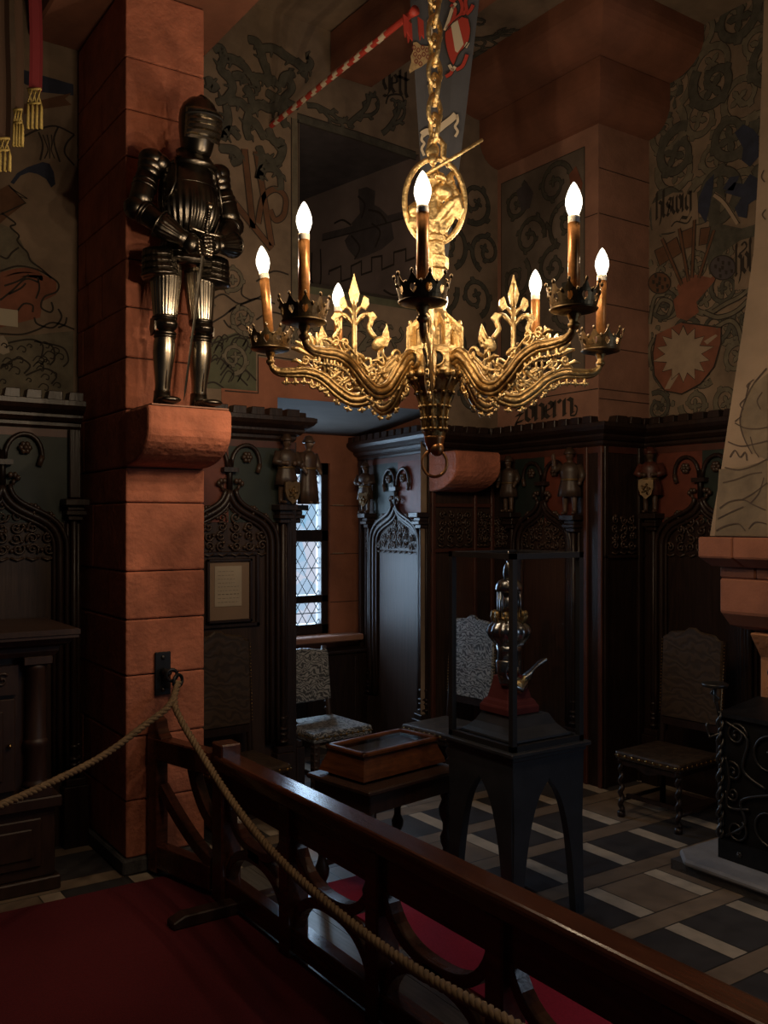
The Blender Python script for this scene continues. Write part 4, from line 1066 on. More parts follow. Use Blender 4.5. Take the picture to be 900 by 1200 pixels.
shafts('column', G3, sa, t, 1.62, 0); shafts('column', G3, sb, t, 1.60, 0)
m = MB(); m.box(sb + .07, sb + .10, 0, 2.06, 0, .02, 0, None, G3.p); m.box(L3 - .03, L3, 0, 2.06, 0, .016, 0, None, G3.p); bw(m, 'stile', oak_red, t, bevel=.004)
t = thing('carved_panelling', 'narrow dark panelling on the front of the pier', 'panelling', (4.43, 3.86, 0))
G4, L4 = seg(C, D)
m = MB(); m.box(0, L4, 0, 2.06, -.03, 0, 0, None, G4.p); bw(m, 'board_panel', oak, t)
m = MB(); m.box(0, .03, 0, 2.06, 0, .016, 0, None, G4.p); m.box(L4 - .07, L4 - .03, 0, 2.06, 0, .02, 0, None, G4.p); m.box(0, L4, 1.38, 1.40, 0, .016, 0, None, G4.p); bw(m, 'stile', oak, t, bevel=.004)
tracery(t, G4, .06, L4 - .09, 1.43, lambda x: 1.66, rw)
t = thing('carved_panelling', 'dark carved panelling with a red field beside the chimney', 'panelling', (4.62, 2.9, 0))
G5, L5 = seg(D, Eo)
sc = .10
bay(t, G5, sc, sc + .66, field_red, field_green, rng=rw, arch_top=1.735, spring=1.45, board=oak)
m = MB(); m.box(0, sc, 0, 2.06, -.03, 0, 0, None, G5.p); m.box(sc + .66, L5, 0, 2.06, -.03, 0, 0, None, G5.p); bw(m, 'board_panel', oak, t)
shafts('column', G5, sc, t, 1.61, 0); shafts('column', G5, sc + .66, t, 1.61, 0)
t = thing('panelling_cornice', 'crenellated dark cornice crowning the panelling from niche to chimney', 'cornice', (4.0, 4.86, 2.02))
cornice(t, [C0, A, B, C, D, Eo], -1)
# niche dado
m = MB(); m.box(2.62, 3.86, 5.74, 5.94, 0, .645); m.box(2.62, 3.87, 5.72, 5.94, .645, .668)
for x in (2.9, 3.3, 3.7): m.box(x - .02, x + .02, 5.728, 5.74, .03, .62)
tag(m.build('bench_dado', oak, None, bevel=.006), 'low dark wooden bench front under the leaded window', 'bench')

# --- small carved figures on the column brackets
def statuette(name, label, base, face, tunic, hat=True, arm='down', shield=None, scale=1.0, robe=False, cap=oak_carve):
    t = thing(name, label, 'statuette', base, math.atan2(face[1], face[0]) + PI / 2, 'carved figures on the panelling columns')
    k = scale; m = MB()
    def V(*p): return tuple(c * k for c in p)
    for s in (-1, 1):     # legs, facing -Y
        m.tube([V(.030 * s, -.012 * s, .0), V(.030 * s, -.012 * s, .06), V(.024 * s, 0, .16)], [.013 * k, .016 * k, .024 * k], 8)
        m.ell(V(.030 * s, -.028, .008), V(.015, .032, .011), 8, 5)
    m.ell(V(0, 0, .20), V(.050, .036, .055)); m.ell(V(0, 0, .26), V(.058, .038, .05)); m.tube([V(0, 0, .28), V(0, -.004, .325)], .017 * k, 8)
    m.ell(V(0, -.006, .345), V(.024, .028, .032), 12, 8); m.ell(V(0, -.034, .342), V(.006, .008, .009), 6, 4)
    hands = []
    for s in (-1, 1):
        if arm == 'raised' and s < 0: P = [V(.058 * s, 0, .285), V(.088 * s, -.012, .262), V(.090 * s, -.03, .345)]
        elif arm == 'front': P = [V(.055 * s, 0, .285), V(.072 * s, -.015, .23), V(.022 * s, -.055, .225)]
        else: P = [V(.056 * s, 0, .285), V(.076 * s, -.005, .225), V(.066 * s, -.038, .18)]
        m.tube(P, [.020 * k, .017 * k, .012 * k], 8); m.ell(P[-1], V(.013, .013, .016), 8, 5); hands.append(P[-1])
    m.build('body', skin_m, t, remesh=.0055)
    m = MB()
    if robe: pr = [(.066, .0), (.060, .08), (.050, .17), (.046, .20), (.058, .25), (.056, .28), (.028, .305)]
    else: pr = [(.066, .105), (.060, .15), (.050, .19), (.047, .205), (.056, .25), (.055, .28), (.028, .305)]
    m.lathe([(r * k, z * k) for r, z in pr], 24, 0, None, 1.05, .78, (8, .07, 0, .19 * k)); m.lathe([(.050 * k, .196 * k), (.053 * k, .202 * k), (.050 * k, .21 * k)], 20, 1, None, 1.05, .8)
    for s in (-1, 1):
        if arm == 'raised' and s < 0: P = [V(.052 * s, 0, .287), V(.086 * s, -.010, .265), V(.09 * s, -.02, .29)]
        elif arm == 'front': P = [V(.052 * s, 0, .287), V(.074 * s, -.014, .232), V(.045 * s, -.04, .226)]
        else: P = [V(.052 * s, 0, .287), V(.077 * s, -.005, .228), V(.072 * s, -.02, .205)]
        m.tube(P, [.024 * k, .024 * k, .02 * k], 8)
    m.build('tunic', [tunic, gilt_carve], t)
    if hat:
        m = MB(); m.lathe([(.034 * k, .352 * k), (.036 * k, .360 * k), (.027 * k, .372 * k), (.020 * k, .390 * k), (.004 * k, .396 * k)], 16, 0, Matrix.Translation(V(0, -.002, 0)), 1, 1.1); m.build('hat', cap, t)
    if shield:
        m = MB(); x, z, r = shield
        P = [(-1, 1), (-.5, 1.1), (0, 1.0), (.5, 1.1), (1, 1), (1, .1), (.7, -.6), (0, -1.1), (-.7, -.6), (-1, .1)]
        m.prism([(x * k + a * r * k * .8, z * k + b * r * k) for a, b in P], -.075 * k, -.060 * k, lambda a, b, n: (a, n, b))
        for i in range(5): m.tube([V(x + r * .5 * math.cos(i * 1.25), -.078, z + r * .6 * math.sin(i * 1.25)), V(x + r * .2 * math.cos(i * 1.25 + 1), -.08, z + r * .2 * math.sin(i * 1.25 + 1))], .006 * k, 6)
        m.build('shield', gilt_carve, t)
    return hands
def onfr(fr, s, z, n): return fr.p(s, z, n)
statuette('carved_statuette', 'armoured carved figure resting on a gilt lion shield beside the niche', onfr(F2, 2.52, 1.705, .062), (0, -1), cloth_carve, True, 'front', (0, .06, .058))
statuette('carved_statuette', 'carved cloaked figure at the edge of the niche beside the lion shield figure', (2.68, 4.67, 1.705), (.4, -1), oak_carve, True, 'down', None, 1.0, True)
statuette('carved_statuette', 'dark carved figure with a shield on the right side of the window niche', onfr(G1, s437, 1.668, .062), (-1, -.5), oak_carve, True, 'front', (.02, .10, .05), .95)
statuette('carved_statuette', 'carved figure in a grey pleated coat between stone corbel and red field', onfr(G3, sa, 1.668, .062), (-1, -.3), cloth_carve, True, 'down', None, .95)
statuette('carved_statuette', 'carved figure raising one arm at the corner of the pier', onfr(G3, sb, 1.648, .062), (-1, -.6), cloth_carve, True, 'raised', None, 1.05)
statuette('carved_statuette', 'carved figure in a red cloak with oval shield beside the chimney', onfr(G5, sc, 1.658, .062), (-1, -.5), cloth_carve_red, True, 'front', (-.01, .14, .055), 1.02, False, cloth_carve_red)
# ================= SUIT OF ARMOUR =================
ar = thing('suit_of_armour', 'full suit of blackened plate armour standing on the pillar corbel', 'armour', (1.625, 3.975, 2.112))
def flutelathe(m, prof, M, sx, sy, fl=None, n=40, mi=0): m.lathe(prof, n, mi, M, sx, sy, fl)
I4 = Matrix.Identity(4)
# helmet, set forward and to the knight's left
HM = Matrix.Translation((.034, -.085, 1.118)) @ Matrix.Rotation(.10, 4, 'Z') @ Matrix.Rotation(.10, 4, 'X')
m = MB()
m.lathe([(.060, 0), (.066, .012), (.072, .03), (.080, .07), (.088, .12), (.090, .155), (.086, .19), (.072, .222), (.048, .244), (.018, .253), (.002, .255)], 40, 0, HM, .92, 1.08, (20, .012, .16, .25))
m.tube([HM @ Vector(p) for p in ((0, -.06, .236), (0, -.02, .258), (0, .03, .256), (0, .075, .228), (0, .09, .18))], .007, 8)
m.build('helmet', steel, ar)
m = MB()
pr = []
for i in range(6):
    z = .055 + i * .021; b = (.030, .052, .068, .072, .066, .058)[i]
    pr += [(b, z), (b + .014, z + .010), (b, z + .0205)]
vs = []; n = 17
for r, z in pr:
    for j in range(n):
        q = -PI + (j / (n - 1)) * PI          # front half
        w = .0845
        vs.append((w * math.cos(q), -.045 + (r + .004) * math.sin(q) * (.95), z))
fsx = [(i * n + j, i * n + j + 1, (i + 1) * n + j + 1, (i + 1) * n + j) for i in range(len(pr) - 1) for j in range(n - 1)]
m.add(vs, fsx, 0, False, HM)
m.build('visor', steel_b, ar, solid=.003)
m = MB(); q = [HM @ Vector((.0855 * math.cos(a), -.045 + .078 * math.sin(a), .155)) for a in [-PI + PI * i / 16 for i in range(17)]]
m.tube(q, .0045, 6); m.build('eye_slit', dark_gap, ar)
m = MB()
G = Matrix.Translation((.028, -.06, 0))
flutelathe(m, [(.110, 1.07), (.102, 1.085), (.090, 1.10), (.082, 1.112), (.074, 1.122), (.072, 1.135), (.076, 1.142)], G, 1, .9)
m.build('gorget', steel, ar)
# breastplate (globose, fluted below)
m = MB(); BM = Matrix.Translation((.018, -.03, 0)) @ Matrix.Rotation(.05, 4, 'Z')
vs = []; n = 180; rows = [(.76, .098, .075), (.78, .105, .085), (.80, .115, .105), (.84, .130, .128), (.88, .138, .138), (.92, .140, .136), (.96, .138, .125), (1.0, .132, .112), (1.04, .122, .098), (1.075, .108, .085), (1.10, .088, .072)]
for z, a, b in rows:
    for j in range(n):
        q = 2 * PI * j / n; f = 1
        if z < .93 and math.sin(q) < 0: f = 1 + .028 * math.cos(30 * q) * min(1, (.94 - z) / .06) 
        vs.append((a * f * math.cos(q), b * f * math.sin(q) * (1 if math.sin(q) < 0 else .8), z))
m.add(vs, [(i * n + j, i * n + (j + 1) % n, (i + 1) * n + (j + 1) % n, (i + 1) * n + j) for i in range(len(rows) - 1) for j in range(n)] + [tuple(range(n - 1, -1, -1)), tuple(range((len(rows) - 1) * n, len(rows) * n))], 0, True, BM)
# raised borders
m.tube([BM @ Vector(p) for p in ((-.088, -.07, 1.09), (-.05, -.084, 1.088), (0, -.09, 1.086), (.05, -.084, 1.088), (.088, -.07, 1.09))], .007, 8)
for s in (-1, 1): m.tube([BM @ Vector((s * a, -b, z)) for a, b, z in ((.092, .068, 1.085), (.100, .085, 1.03), (.106, .095, .97), (.122, .085, .92), (.138, .05, .89))], .006, 8)
m.tube([BM @ Vector((.133 * math.cos(q), .118 * math.sin(q), .985)) for q in [-PI * .85 + PI * .7 * i / 16 for i in range(17)]], .002, 6)
m.build('breastplate', steel, ar)
m = MB()
for i in range(4):
    z = .775 - i * .030; r = .098 + i * .009
    flutelathe(m, [(r + .012, z - .034), (r + .010, z - .030), (r, z)], Matrix.Translation((.012, -.015, 0)), 1.02, .84, (26, .018, z - .05, z + .01), 104)
m.build('fauld', steel, ar)
for s in (-1, 1):
    m = MB(); TM = Matrix.Translation((s * .070 + .005, -.042, .0)) @ Matrix.Rotation(s * .09, 4, 'Y')
    for i in range(4):
        z = .690 - i * .028
        flutelathe(m, [(.074 + .003 * i, z - .033), (.0735 + .003 * i, z - .030), (.066 + .003 * i, z)], TM, 1.0, .92, (22, .020, z - .05, z + .01), 88)
    m.lathe([(.083, .572), (.087, .578), (.083, .584)], 40, 0, TM, 1.0, .92)
    m.build('tasset', steel, ar)
# legs
for s in (-1, 1):
    lg = MB(); x = s * .083
    hip, knee, ank = (x * .95, -.01, .63), (x * 1.03, -.018, .355), (x * 1.05, .012, .06)
    K = limb(knee, hip); L = (Vector(hip) - Vector(knee)).length
    flutelathe(lg, [(.052, .03), (.056, .05), (.064, .12), (.072, .2), (.074, .25), (.072, L)], K, .92, 1.0, (26, .030, .04, .25), 104)
    lg.lathe([(.076, .215), (.080, .222), (.078, .235), (.074, .24)], 32, 1, K @ Matrix.Rotation(.14 * s, 4, 'Y'), .93, 1.0)
    A = limb(ank, knee); L2 = (Vector(ank) - Vector(knee)).length
    o = lg.build('cuisse', [steel_b, steel], ar)
    m = MB(); m.ell((knee[0], knee[1] - .018, knee[2] + .008), (.050, .050, .036), 20, 12); m.ell((knee[0], knee[1] - .052, knee[2] + .008), (.034, .018, .016), 12, 8)
    for dz, r in ((.042, .055), (.032, .053), (-.030, .050), (-.043, .049)): m.lathe([(r, -.008), (r + .004, 0), (r - .001, .008)], 28, 0, Matrix.Translation((knee[0], knee[1] + .002, knee[2] + dz)), .95, 1)
    m.prism([(-.02, .02), (.03, .04), (.045, 0), (.03, -.04), (-.02, -.02)], -.004, .004, lambda a, b, q: (knee[0] + s * (.052 + q), knee[1] + a, knee[2] + b))
    m.build('poleyn', steel, ar)
    m = MB(); flutelathe(m, [(.036, 0), (.036, .02), (.037, .05), (.046, .12), (.053, .18), (.052, .22), (.046, .26), (.044, L2 - .02)], A, .92, 1.05)
    m.tube([A @ Vector((0, .05 * 1.0, z)) for z in ()] or [(ank[0], ank[1] - .040, .08), (ank[0], -.048, .2), (ank[0] - s * .002, -.058, .27)], .004, 6)
    m.build('greave', steel_b if s < 0 else steel_b, ar)
    m = MB(); 
    for i in range(6):
        y = .02 - i * .026; m.ell((x * 1.06 + s * .002 * i, y - .01, .022), (.036 + .002 * i, .026, .030 - .003 * i), 14, 8)
    m.lathe([(.040, .0), (.042, .03), (.038, .075)], 24, 0, Matrix.Translation((x * 1.05, .014, 0)), .95, 1.05)
    m.build('sabaton', steel, ar)
# arms
for s in (-1, 1):
    sh = (s * .165 + .012, -.01, 1.045); el = (s * .222 + .006, -.035, .855); wr = ((-.085, -.15, .735) if s < 0 else (.122, -.15, .725)); hd = ((.005, -.195, .675) if s < 0 else (.045, -.195, .70))
    m = MB()
    for i in range(5):
        t = i / 4; c = Vector(sh).lerp(Vector(el), t * .36) + Vector((s * -.012 * (1 - t), 0, .045 * (1 - t) - .005))
        r = .066 - .006 * i; m.ell(c, (r * .95, r, r * .72), 20, 10, 0, None, Matrix.Rotation(s * -.35, 4, 'Y'))
    m.ell((s * .128 + .012, -.02, 1.07), (.05, .06, .045), 20, 10)
    m.build('pauldron', steel, ar)
    m = MB(); K = limb(sh, el); L = (Vector(el) - Vector(sh)).length
    flutelathe(m, [(.05, .04), (.052, .09), (.05, .15), (.048, L - .01)], K, 1, 1)
    for z in (.075, .10): m.lathe([(.053, z - .006), (.056, z), (.052, z + .006)], 24, 0, K)
    m.build('rerebrace', steel, ar)
    m = MB(); m.ell((el[0] + s * .006, el[1] + .005, el[2]), (.054, .056, .052), 20, 12)
    for i, dz in enumerate((.018, .0, -.018)): m.ell((el[0] + s * .030, el[1] + .004, el[2] + dz), (.030, .036, .008), 14, 6)
    K2 = limb(el, wr)
    for z in (.035, .05): m.lathe([(.050, z - .007), (.053, z), (.049, z + .007)], 24, 0, K2)
    m.build('couter', steel, ar)
    m = MB(); L3 = (Vector(wr) - Vector(el)).length
    flutelathe(m, [(.048, .03), (.050, .06), (.046, .12), (.038, L3)], K2, 1, 1)
    m.build('vambrace', steel, ar)
    # gauntlet: flared fluted cuff, hand plate, five lamed fingers
    g = MB(); K3 = limb(wr, hd); L4 = (Vector(hd) - Vector(wr)).length
    flutelathe(g, [(.064, -.085), (.058, -.055), (.046, -.01), (.038, .02), (.038, .05)], K3, 1, .9, (18, .03, -.09, -.0), 90)
    g.tube([K3 @ Vector((.064 * math.cos(a), .058 * math.sin(a), -.084)) for a in [2 * PI * i / 24 for i in range(24)]], .004, 6, 0, True)
    g.ell(K3 @ Vector((0, 0, L4 * .62)), (.038, .036, .045), 16, 10)
    g.build('gauntlet', steel, ar)
    gb = MB(); H0 = Vector(hd)
    for f in range(4):
        base = H0 + Vector((-.004 * s, -.012 - .004 * f, .026 - .017 * f)); ln = (.9, 1.05, 1.0, .8)[f]
        dx = -s
        P = [base + Vector((s * .018, -.004, 0)), base + Vector((dx * .006, -.022 * ln, -.003)), base + Vector((dx * .030 * ln, -.018, -.006)), base + Vector((dx * .040 * ln, .008, -.008))]
        gb.tube(P, [.0105, .0105, .010, .008], 8)
        for p in P[:3]: gb.ell(p, (.0118, .0118, .0118), 8, 6)
    P = [H0 + Vector((s * .01, .012, .03)), H0 + Vector((-s * .006, -.004, .045)), H0 + Vector((-s * .022, -.02, .040))]
    gb.tube(P, [.012, .011, .009], 8)
    gb.build('gauntlet_fingers', steel_b if s < 0 else steel, ar)
# sword held point down
sw = thing('longsword', 'slim longsword held point down in front of the suit of armour', 'sword', (1.640, 3.755, 2.112))
m = MB(); p0, p1 = Vector((-.044, .13, .012)), Vector((.010, .012, .74))
d = (p1 - p0).normalized(); M = limb(p0, p1)
L = (p1 - p0).length
m.add([tuple(M @ Vector(q)) for q in ((0, 0, 0), (.005, 0, .06), (0, .003, .06), (-.005, 0, .06), (0, -.003, .06), (.008, 0, L), (0, .004, L), (-.008, 0, L), (0, -.004, L))],
      [(0, 1, 2), (0, 2, 3), (0, 3, 4), (0, 4, 1), (1, 5, 6, 2), (2, 6, 7, 3), (3, 7, 8, 4), (4, 8, 5, 1), (5, 8, 7, 6)])
m.build('blade', steel_b, sw)
m = MB(); m.tube([M @ Vector((x, -.004 * (1 if x < 0 else -1), L + .004 + abs(x) * .06)) for x in (-.075, -.05, 0, .05, .075)], [.009, .006, .007, .006, .009], 8); m.build('crossguard', steel_b, sw)
m = MB(); m.tube([M @ Vector((0, 0, L)), M @ Vector((0, 0, L + .10))], [.009, .010], 10)
for i in range(9): m.lathe([(.009, -.004), (.0125, 0), (.009, .004)], 10, 0, M @ Matrix.Translation((0, 0, L + .012 + i * .0105)))
m.build('grip', steel, sw)
m = MB(); m.ell(M @ Vector((0, 0, L + .118)), (.019, .019, .02), 14, 10); m.build('pommel', steel_b, sw)
# ================= CHAIRS =================
def tall_chair(label, loc, rz, lea, seat_lea=None):
    """faces -Y at rz=0; origin on the floor under the seat centre"""
    t = thing('tall_back_chair', label, 'chair', loc, rz, None)
    w, d, zs = .20, .20, .36
    m = MB()
    P = [(-w + .015, .50), (w - .015, .50), (w - .01, .955), (w - .035, .962), (w - .06, .985), (.05, .995), (.02, 1.015), (-.02, 1.015), (-.05, .995), (-w + .06, .985), (-w + .035, .962), (-w + .01, .955)]
    TL = lambda a, b, n: (a, d - .01 + n + (b - zs) * .06, b)
    m.prism(P, -.022, .0, TL); m.build('back_pad', lea, t, bevel=.008)
    m = MB()
    for i in range(24):
        z = .52 + i * .018
        for s in (-1, 1): m.ell(TL(s * (w - .004), z, -.012), (.004, .004, .004), 6, 4)
    m.build('nail_trim', brass, t)
    for s in (-1, 1):
        m = MB(); m.tube([(s * (w - .02), d - .005, 0), (s * (w - .02), d - .015, zs), TL(s * (w - .018), .955, .012)], .017, 8); m.build('rear_leg', oak, t)
        m = MB(); m.tube([(s * (w - .02), -d + .02, 0), (s * (w - .02), -d + .02, .03)], .021, 8)
        pts = [(s * (w - .02) + .006 * math.cos(i * .9), -d + .02 + .006 * math.sin(i * .9), .03 + i * .009) for i in range(30)]
        m.tube(pts, .014, 8); m.tube([(s * (w - .02), -d + .02, .29), (s * (w - .02), -d + .02, zs - .03)], .02, 8); m.build('front_leg', oak, t)
    m = MB(); m.box(-w - .005, w + .005, -d - .005, d - .02, zs - .045, zs); m.build('seat', seat_lea or lea, t, bevel=.012, seg=2)
    m = MB(); m.box(-w + .01, w - .01, -d + .008, -d + .028, zs - .075, zs - .04); m.box(-w + .008, -w + .028, -d + .02, d - .02, zs - .07, zs - .04); m.box(w - .028, w - .008, -d + .02, d - .02, zs - .07, zs - .04)
    for x in (-1, 1): m.prism([(x * .19, zs - .07), (x * .10, zs - .07), (0, zs - .10), (0, zs - .07)], 0, .018, lambda a, b, n: (a, -d + .01 + n, b))
    m.build('seat_rail', oak, t)
    m = MB(); m.box(-w - .0065, w + .0065, -d - .0065, d - .03, zs - .027, zs - .021)
    for i in range(9): m.ell((-w + .02 + i * (2 * w - .04) / 8, -d - .007, zs - .024), (.008, .004, .008), 8, 5)
    for i in range(9):
        for s in (-1, 1): m.ell((s * (w + .006), -d + .02 + i * .042, zs - .024), (.004, .008, .008), 8, 5)
    m.build('nail_heads', brass, t)
    m = MB(); m.box(-w + .03, w - .03, -d + .05, -d + .07, .10, .12); m.tube([(-w + .02, -d + .02, .09), (-w + .02, d - .02, .09)], .011, 8); m.tube([(w - .02, -d + .02, .09), (w - .02, d - .02, .09)], .011, 8); m.build('stretcher', oak, t)
    m = MB(); m.box(-w + .02, w - .02, d - .02, d, .46, .50); m.build('back_rail', oak, t)
    return t
tall_chair('dark tall-backed leather chair with pointed top beside the chimney', (4.12, 3.27, 0), -PI / 2 + .06, leather)
tall_chair('dark tall-backed chair below the framed paper, half hidden behind barrier', (2.10, 4.40, 0), .05, leather)
tall_chair('pale silvered tall-backed chair seen through the left pane of the glass case', (3.56, 4.48, 0), -PI / 2 + .12, leather_b, leather)
# low upholstered chair in the window niche
t = thing('upholstered_chair', 'square-backed embossed leather chair in the window niche, lit along its top', 'chair', (2.93, 4.93, 0), .06)
w, d, zs = .205, .215, .365
m = MB(); P = [(-w, .46), (w, .46), (w, .77), (w - .03, .785), (w - .05, .778), (.08, .79), (0, .797), (-.08, .79), (-w + .05, .778), (-w + .03, .785), (-w, .77)]
m.prism(P, -.03, 0, lambda a, b, n: (a, d + n + (b - zs) * .12, b)); m.build('back_pad', leather_b, t, bevel=.008)
m = MB(); m.box(-w - .01, w + .01, -d - .01, d - .01, zs - .06, zs); m.build('seat', leather_b, t, bevel=.014, seg=2)
m = MB(); m.box(-w - .0115, w + .0115, -d - .0115, d - .02, zs - .033, zs - .027)
for i in range(10):
    m.ell((-w + .015 + i * (2 * w - .03) / 9, -d - .012, zs - .03), (.009, .004, .009), 8, 5)
    for s in (-1, 1): m.ell((s * (w + .011), -d + .02 + i * .042, zs - .03), (.004, .009, .009), 8, 5)
m.build('nail_heads', brass, t)
for s in (-1, 1):
    m = MB(); m.box(s * (w - .02) - .02, s * (w - .02) + .02, -d, -d + .04, 0, zs - .05)
    for i in range(7): m.lathe([(.022, -.012), (.028, 0), (.022, .012)], 8, 0, Matrix.Translation((s * (w - .02), -d + .02, .04 + i * .04)))
    m.build('front_leg', oak_carve, t)
    m = MB(); m.tube([(s * (w - .02), d - .02, 0), (s * (w - .02), d - .015, zs), (s * (w - .015), d + .055, .80)], .018, 8)
    for z in (.44, .40): m.lathe([(.018, -.01), (.024, 0), (.018, .01)], 8, 0, Matrix.Translation((s * (w - .016), d + (z - zs) * .12, z)))
    m.build('rear_leg', oak_carve, t)
m = MB(); m.box(-w + .02, w - .02, -d + .015, -d + .03, .12, .16); m.box(-w + .01, -w + .03, -d + .03, d - .02, .10, .125); m.box(w - .03, w - .01, -d + .03, d - .02, .10, .125); m.build('stretcher', oak, t)
# ================= GLASS CASE =================
gx, gy = 2.637, 2.875
t = thing('display_case', 'glass display case on a black stand with pointed-arch legs', 'display case', (gx, gy, 0))
hx, hy = .183, .187
m = MB(); m.box(-hx - .035, hx + .035, -hy - .035, hy + .035, .690, .708); m.box(-hx - .02, hx + .02, -hy - .02, hy + .02, .67, .690); m.build('stand_top', ebony, t, bevel=.004)
zc = .67
def leg_side(m, ax):
    """one face of the stand: two splayed legs joined by a pointed arch"""
    h = hx if ax == 'x' else hy
    for s in (-1, 1):
        P = [(s * (h + .012), zc), (0, zc), (0, .585)]
        P += [(s * (x), z) for x, z, _ in bez([(0.003, .575, 0), (.075, .52, 0), (.115, .40, 0), (.135, .20, 0), (h - .032, .0, 0)], 12)]
        P += [(s * (h + .014), 0), (s * (h + .004), .40)]
        if s < 0: P = P[::-1]
        for e in (-1, 1):
            if ax == 'x': m.prism(P, 0, .034, lambda a, b, n: (a, e * (hy + .012 - n), b))
            else: m.prism(P, 0, .034, lambda a, b, n: (e * (hx + .012 - n), a, b))
m = MB(); leg_side(m, 'x'); leg_side(m, 'y'); m.build('arched_stand', ebony, t)
g0, g1 = .708, 1.478; b = .0115
for sx in (-1, 1):
    for sy in (-1, 1):
        m = MB(); m.box(sx * hx - b, sx * hx + b, sy * hy - b, sy * hy + b, g0, g1); m.build('corner_post', case_frame, t)
for z, nm in ((g0, 'bottom_frame'), (g1 - .022, 'top_frame')):
    m = MB()
    for s in (-1, 1): m.box(-hx - b, hx + b, s * hy - b, s * hy + b, z, z + .022); m.box(s * hx - b, s * hx + b, -hy, hy, z, z + .022)
    m.build(nm, case_frame, t)
for a in range(4):
    m = MB()
    if a < 2: s = (-1, 1)[a]; m.quad((-hx, s * hy, g0), (hx, s * hy, g0), (hx, s * hy, g1), (-hx, s * hy, g1))
    else: s = (-1, 1)[a - 2]; m.quad((s * hx, -hy, g0), (s * hx, hy, g0), (s * hx, hy, g1), (s * hx, -hy, g1))
    m.build('glass_pane', glass, t)
m = MB(); m.quad((-hx, -hy, g1 - .004), (hx, -hy, g1 - .004), (hx, hy, g1 - .004), (-hx, hy, g1 - .004)); m.build('glass_top', glass, t)
m = MB(); pr = [(.160, .73), (.158, .738), (.140, .752), (.118, .775), (.104, .80), (.098, .812), (.094, .815)]
m.lathe([(r * 1.414, z) for r, z in pr], 4, 0, None, 1, 1, None, False, PI / 4); m.build('plinth', ebony, t)
# centrepiece
c = thing('centrepiece', 'tall silver-gilt ornamental centrepiece on a red velvet foot inside the glass case', 'ornament', (gx - .022, gy + .012, .816))
m = MB(); m.lathe([(r * 1.414, z) for r, z in ((.088, 0), (.088, .03), (.082, .036), (.076, .05), (.066, .06), (.052, .12), (.046, .15))], 4, 0, None, 1, 1, None, False, PI / 4); m.build('velvet_foot', velvet, c, bevel=.004)
m = MB()
for s, a in ((1, .35), (-1, 2.6)):
    pts = [(.03 * s, -.03, .12), (.06 * s, -.05, .155), (.10 * s, -.055, .185), (.14 * s, -.05, .20)] if s > 0 else [(-.02, -.03, .12), (-.06, -.05, .13), (-.085, -.05, .17), (-.075, -.045, .22)]
    pts = catmull(pts, 5); m.tube(pts, [.030 + .006 * math.sin(i * .5) for i in range(len(pts))], 12, 0, False, None, .35)
m.ell((0, -.045, .115), (.03, .022, .035), 14, 8); m.tube([(-.06, -.06, .13), (0, -.075, .10), (.06, -.06, .15)], .012, 8)
m.build('scrolled_collar', silver, c)
m = MB(); m.ell((0, -.06, .11), (.022, .02, .03), 10, 6); m.ell((.03, -.06, .125), (.014, .014, .03), 8, 6); m.ell((-.03, -.055, .115), (.014, .014, .02), 8, 6); m.build('gilt_mount', gold, c)
m = MB(); m.lathe([(.045, .15), (.05, .20), (.048, .25), (.055, .275)], 24); m.build('bowl_stem', silver, c)
m = MB(); m.lathe([(.04, .265), (.058, .28), (.082, .31), (.090, .335), (.082, .355), (.060, .375), (.05, .385)], 48, 0, None, 1, 1, (12, .07, .27, .38)); m.build('lobed_bowl', silver, c)
m = MB()
for k in range(10):
    q = 2 * PI * k / 10; m.tube([(.062 * math.cos(q), .062 * math.sin(q), .37), (.072 * math.cos(q), .072 * math.sin(q), .395), (.060 * math.cos(q), .060 * math.sin(q), .41)], .007, 6); m.ell((.066 * math.cos(q), .066 * math.sin(q), .405), (.011, .011, .014), 8, 5)
m.lathe([(.05, .375), (.055, .385), (.05, .395)], 24); m.build('gilt_crown', gold_dark, c)
m = MB()
for k in range(6):
    q = 2 * PI * k / 6; m.tube([(.046 * math.cos(q), .046 * math.sin(q), .385), (.046 * math.cos(q), .046 * math.sin(q), .50)], .007, 8)
m.lathe([(.03, .38), (.028, .50)], 16); m.lathe([(.05, .495), (.058, .505), (.056, .52), (.045, .54), (.03, .548), (.012, .55)], 24); m.build('pillared_lantern', silver, c)
m = MB(); m.lathe([(.022, .545), (.026, .57), (.022, .60), (.014, .615), (.010, .62), (.016, .628), (.022, .632), (.006, .64)], 16)
for k in range(4):
    q = 2 * PI * k / 4 + .4; m.tube([(0, 0, .634), (.018 * math.cos(q), .018 * math.sin(q), .636), (.030 * math.cos(q), .030 * math.sin(q), .645)], [.006, .005, .001], 6)
m.tube([(0, 0, .63), (-.004, 0, .665)], [.007, .001], 6); m.build('finial', silver, c)
